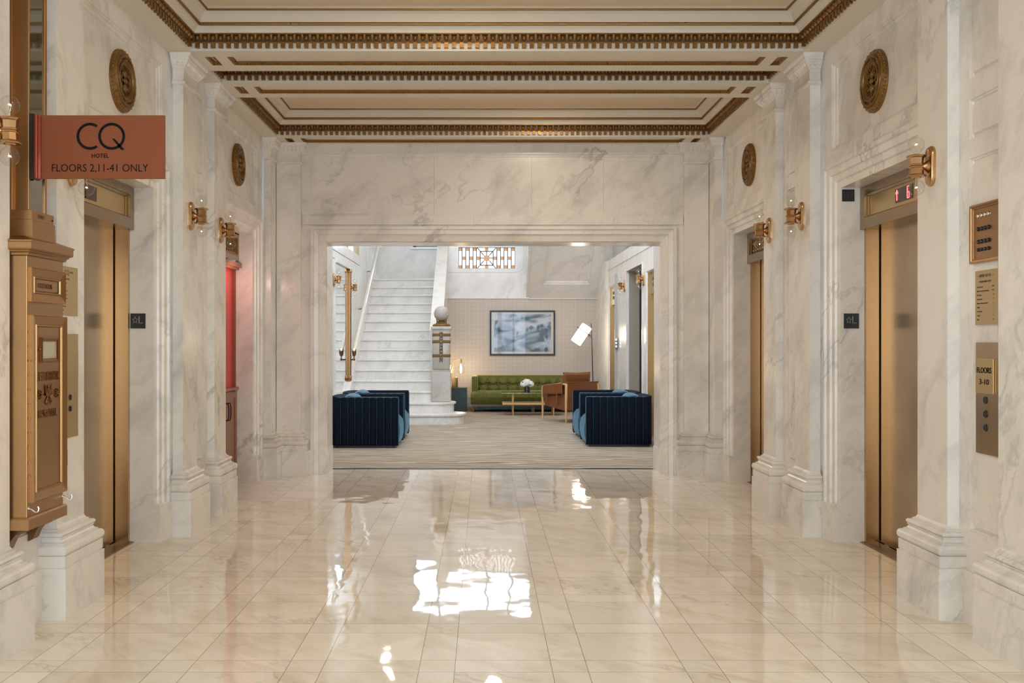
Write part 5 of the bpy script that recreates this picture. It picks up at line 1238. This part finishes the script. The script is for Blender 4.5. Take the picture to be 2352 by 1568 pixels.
m.prism(bm_p, lambda a, b, d: Vector((d, a, b)), -hw+.03, hw-.03); sb = m.build('seat_body', LEATHER, t)
sb.modifiers.new('b', 'BEVEL').width = .02; sb.modifiers['b'].segments = 3
m = MB(); m.box(-hw+.015, hw+.0, -hd-.012, -hd+.045, .215, .70, .014); m.build('back_panel', LEATHER, t)
m = MB(); m.tube([(-hw+.02,-hd-.012,.695),(hw-.005,-hd-.012,.695)], .007, 6); m.build('back_piping', LEATHER, t)
m = MB(); n1, n2 = 18, 12
for sg in (-1, 1):
    base = len(m.v)
    for i in range(n1+1):
        for j in range(n2+1):
            fx, fz = 2*i/n1-1, 2*j/n2-1; x = .29*fx*(1-.03*(1-abs(fz))); z = .64+.22*fz*(1-.05*(1-abs(fx)))
            b_ = max(0, (1-fx**6)*(1-fz**6))**.5*.075; y = -hd+.20+sg*b_-.14*(z-.5)
            m.v.append(Vector((x, y, z)))
    for i in range(n1):
        for j in range(n2): m.f.append([base+i*(n2+1)+j, base+(i+1)*(n2+1)+j, base+(i+1)*(n2+1)+j+1, base+i*(n2+1)+j+1]); m.smooth.append(True)
m.build('back_cushion', LEATHER, t)
m = MB(); m.box(-hw+.05, hw-.05, -hd+.1, hd+.01, .40, .50, .035); m.build('seat_cushion', LEATHER, t)
t.location = (1.50, 17.27, .003); t.rotation_euler = (0, 0, math.radians(31.4))
# framed picture
PX0, PX1, PZ0, PZ1 = .124, 1.456, 1.105, 2.020
t = thing('framed_picture', 'black framed abstract grey-blue picture above the green sofa', 'picture', ((PX0+PX1)/2, YB-.02, PZ0))
TPc = lambda a, b, c: Vector((a, YB-c, b))
m = MB(); rect_ring(m, TPc, PX0, PX1, PZ0, PZ1, [(0,0),(0,.035),(.030,.035),(.034,.015),(.034,0)]); m.build('picture_frame', BLACK, t)
MB().box(PX0+.03, PX1-.03, YB-.012, YB-.002, PZ0+.03, PZ1-.03).build('mat_board', simple('cream_mat_board', (.68,.60,.52), .7), t)
def art():
    m, nt, b = nodes('blurred_blue_grey_artwork'); g = N(nt, 'ShaderNodeTexCoord')
    mp = N(nt, 'ShaderNodeMapping'); mp.inputs['Scale'].default_value = (1.4, 1, 3.0); mp.inputs['Rotation'].default_value = (0, .35, 0); L(nt, g.outputs['Object'], mp.inputs[0])
    a = N(nt, 'ShaderNodeTexNoise', Scale=1.6, Detail=2.0, Distortion=.8); L(nt, mp.outputs[0], a.inputs['Vector'])
    r = N(nt, 'ShaderNodeValToRGB'); e = r.color_ramp.elements; e[0].position = .36; e[0].color = (.07,.11,.14,1); e[1].position = .62; e[1].color = (.56,.57,.60,1)
    x = e.new(.47); x.color = (.26,.33,.38,1); x = e.new(.55); x.color = (.42,.47,.52,1); L(nt, a.outputs['Fac'], r.inputs[0]); L(nt, r.outputs[0], b.inputs['Base Color'])
    mp2 = N(nt, 'ShaderNodeMapping'); mp2.inputs['Scale'].default_value = (1.6, 1, 1.1); L(nt, g.outputs['Object'], mp2.inputs[0])
    n2 = N(nt, 'ShaderNodeTexNoise', Scale=4.2, Detail=1.0); L(nt, mp2.outputs[0], n2.inputs['Vector'])
    r2 = N(nt, 'ShaderNodeMapRange'); r2.inputs[1].default_value = .60; r2.inputs[2].default_value = .68; r2.inputs[4].default_value = .85; L(nt, n2.outputs['Fac'], r2.inputs[0])
    m2 = N(nt, 'ShaderNodeMix', _data_type='RGBA'); L(nt, r2.outputs[0], m2.inputs[0]); L(nt, r.outputs[0], m2.inputs[6]); m2.inputs[7].default_value = (.045,.07,.085,1)
    L(nt, m2.outputs[2], b.inputs['Base Color']); b.inputs['Roughness'].default_value = .5; return m
MB().box(PX0+.085, PX1-.085, YB-.016, YB-.012, PZ0+.075, PZ1-.075).build('artwork', art(), t)
gl = bpy.data.materials.new('picture_glazing'); gl.use_nodes = True; nt = gl.node_tree; nt.nodes.clear()
o_ = N(nt, 'ShaderNodeOutputMaterial'); tr = N(nt, 'ShaderNodeBsdfTransparent'); g2 = N(nt, 'ShaderNodeBsdfGlossy', Roughness=.02); fr = N(nt, 'ShaderNodeFresnel', IOR=1.30); mx = N(nt, 'ShaderNodeMixShader')
L(nt, fr.outputs[0], mx.inputs[0]); L(nt, tr.outputs[0], mx.inputs[1]); L(nt, g2.outputs[0], mx.inputs[2]); L(nt, mx.outputs[0], o_.inputs[0])
MB().box(PX0+.03, PX1-.03, YB-.022, YB-.019, PZ0+.03, PZ1-.03).build('glazing', gl, t)
# side table and its lamp
t = thing('side_table', 'dark blackened metal cube side table left of the green sofa', 'side table', (-.52, 19.9, 0))
m = MB(); m.box(-.70, -.335, 19.72, 20.10, .003, .455, .004); m.build('body', DKBOX, t)
m = MB(); m.box(-.705, -.33, 19.715, 20.105, .455, .470, .003); m.build('top', DKBOX, t)
lx, ly = -.575, 19.9
t = thing('table_lamp', 'brass table lamp with an exposed round bulb on the dark side table', 'lamp', (lx, ly, .47))
m = MB(); m.lathe([(.058,.470),(.060,.474),(.060,.675),(.056,.68),(.001,.68)], (lx, ly, 0), 28); m.build('base', BRASS, t)
m = MB(); pts = [(lx-.05, ly, .672), (lx-.05, ly, .93)]
for i in range(7): a_ = pi-pi/2*i/6; pts.append((lx+.05+.10*math.cos(a_), ly, .93+.10*math.sin(a_)))
pts += [(lx+.12, ly, 1.03)]
m.tube(pts, .007, 8); m.build('arm', BRASS, t)
m = MB(); m.lathe([(.012,1.04),(.018,1.035),(.018,.955),(.013,.95)], (lx+.12, ly, 0), 14); m.build('socket', BRASS, t)
m = MB(); pr = [(.014,.955),(.018,.935),(.046,.908),(.070,.880),(.083,.840),(.083,.805),(.070,.770),(.046,.745),(.001,.733)]; m.lathe(pr, (lx+.12, ly, 0), 24); bl = m.build('bulb', BULB, t)
m = MB(); m.lathe([(.006,.93),(.017,.90),(.019,.82),(.014,.765),(.003,.755)], (lx+.12, ly, 0), 12); m.build('filament', FIL2, bl)
point('table_lamp_light', (lx+.12, ly-.10, .82), 5, (1.0,.72,.48), .05)
# floor lamp
fx, fy = 2.085, 19.3
t = thing('floor_lamp', 'slim floor lamp with a tilted glowing cylinder shade behind the leather armchair', 'floor lamp', (fx, fy, 0))
m = MB(); m.lathe([(.13,.003),(.13,.018),(.02,.026)], (fx+.05, fy, 0), 28); m.build('base', BLACK, t)
m = MB(); m.tube([(fx+.05,fy,.02),(fx,fy,1.74)], [.012,.007], 8); m.build('pole', POLE, t)
a0 = Vector((1.775, fy-.05, 1.362)); a1 = Vector((2.000, fy-.05, 1.690)); ax = (a1-a0).normalized(); u = Vector((0,1,0)); v_ = ax.cross(u)
def cyl(m, r0, t0, t1, n=28, cap=True):
    b0 = len(m.v)
    prof = [(r0*.92, t0), (r0, t0+.012), (r0, t1-.012), (r0*.92, t1)]
    for r_, tt in prof:
        for j in range(n): m.v.append(a0+ax*tt+(u*math.cos(2*pi*j/n)+v_*math.sin(2*pi*j/n))*r_)
    for i in range(3):
        for j in range(n): m.f.append([b0+i*n+j, b0+i*n+(j+1) % n, b0+(i+1)*n+(j+1) % n, b0+(i+1)*n+j]); m.smooth.append(True)
    if cap:
        for i in (0, 3): m.f.append([b0+i*n+j for j in range(n)]); m.smooth.append(False)
LN = (a1-a0).length
m = MB(); cyl(m, .108, 0, LN); m.build('lamp_shade', SHADE, t)
m = MB(); cc = a0+ax*LN*.68
m.tube([cc+(u*math.cos(2*pi*j/24)+v_*math.sin(2*pi*j/24))*.111 for j in range(24)], .006, 6, closed=True)
m.tube([cc-v_*.111, cc-v_*.15], .006, 6); m.tube([cc+v_*.111, cc+v_*.155, Vector((fx+.008, fy, 1.49))], .006, 6); m.tube([cc+v_*.111-ax*.05, Vector((fx+.010, fy, 1.46))], .005, 6)
m.build('shade_ring', POLE, t)
point('floor_lamp_light', (1.80, fy-.22, 1.50), 10, (1.0,.80,.62), .10)

# clean helper data
for o in bpy.data.objects:
    if '_org' in o: del o['_org']
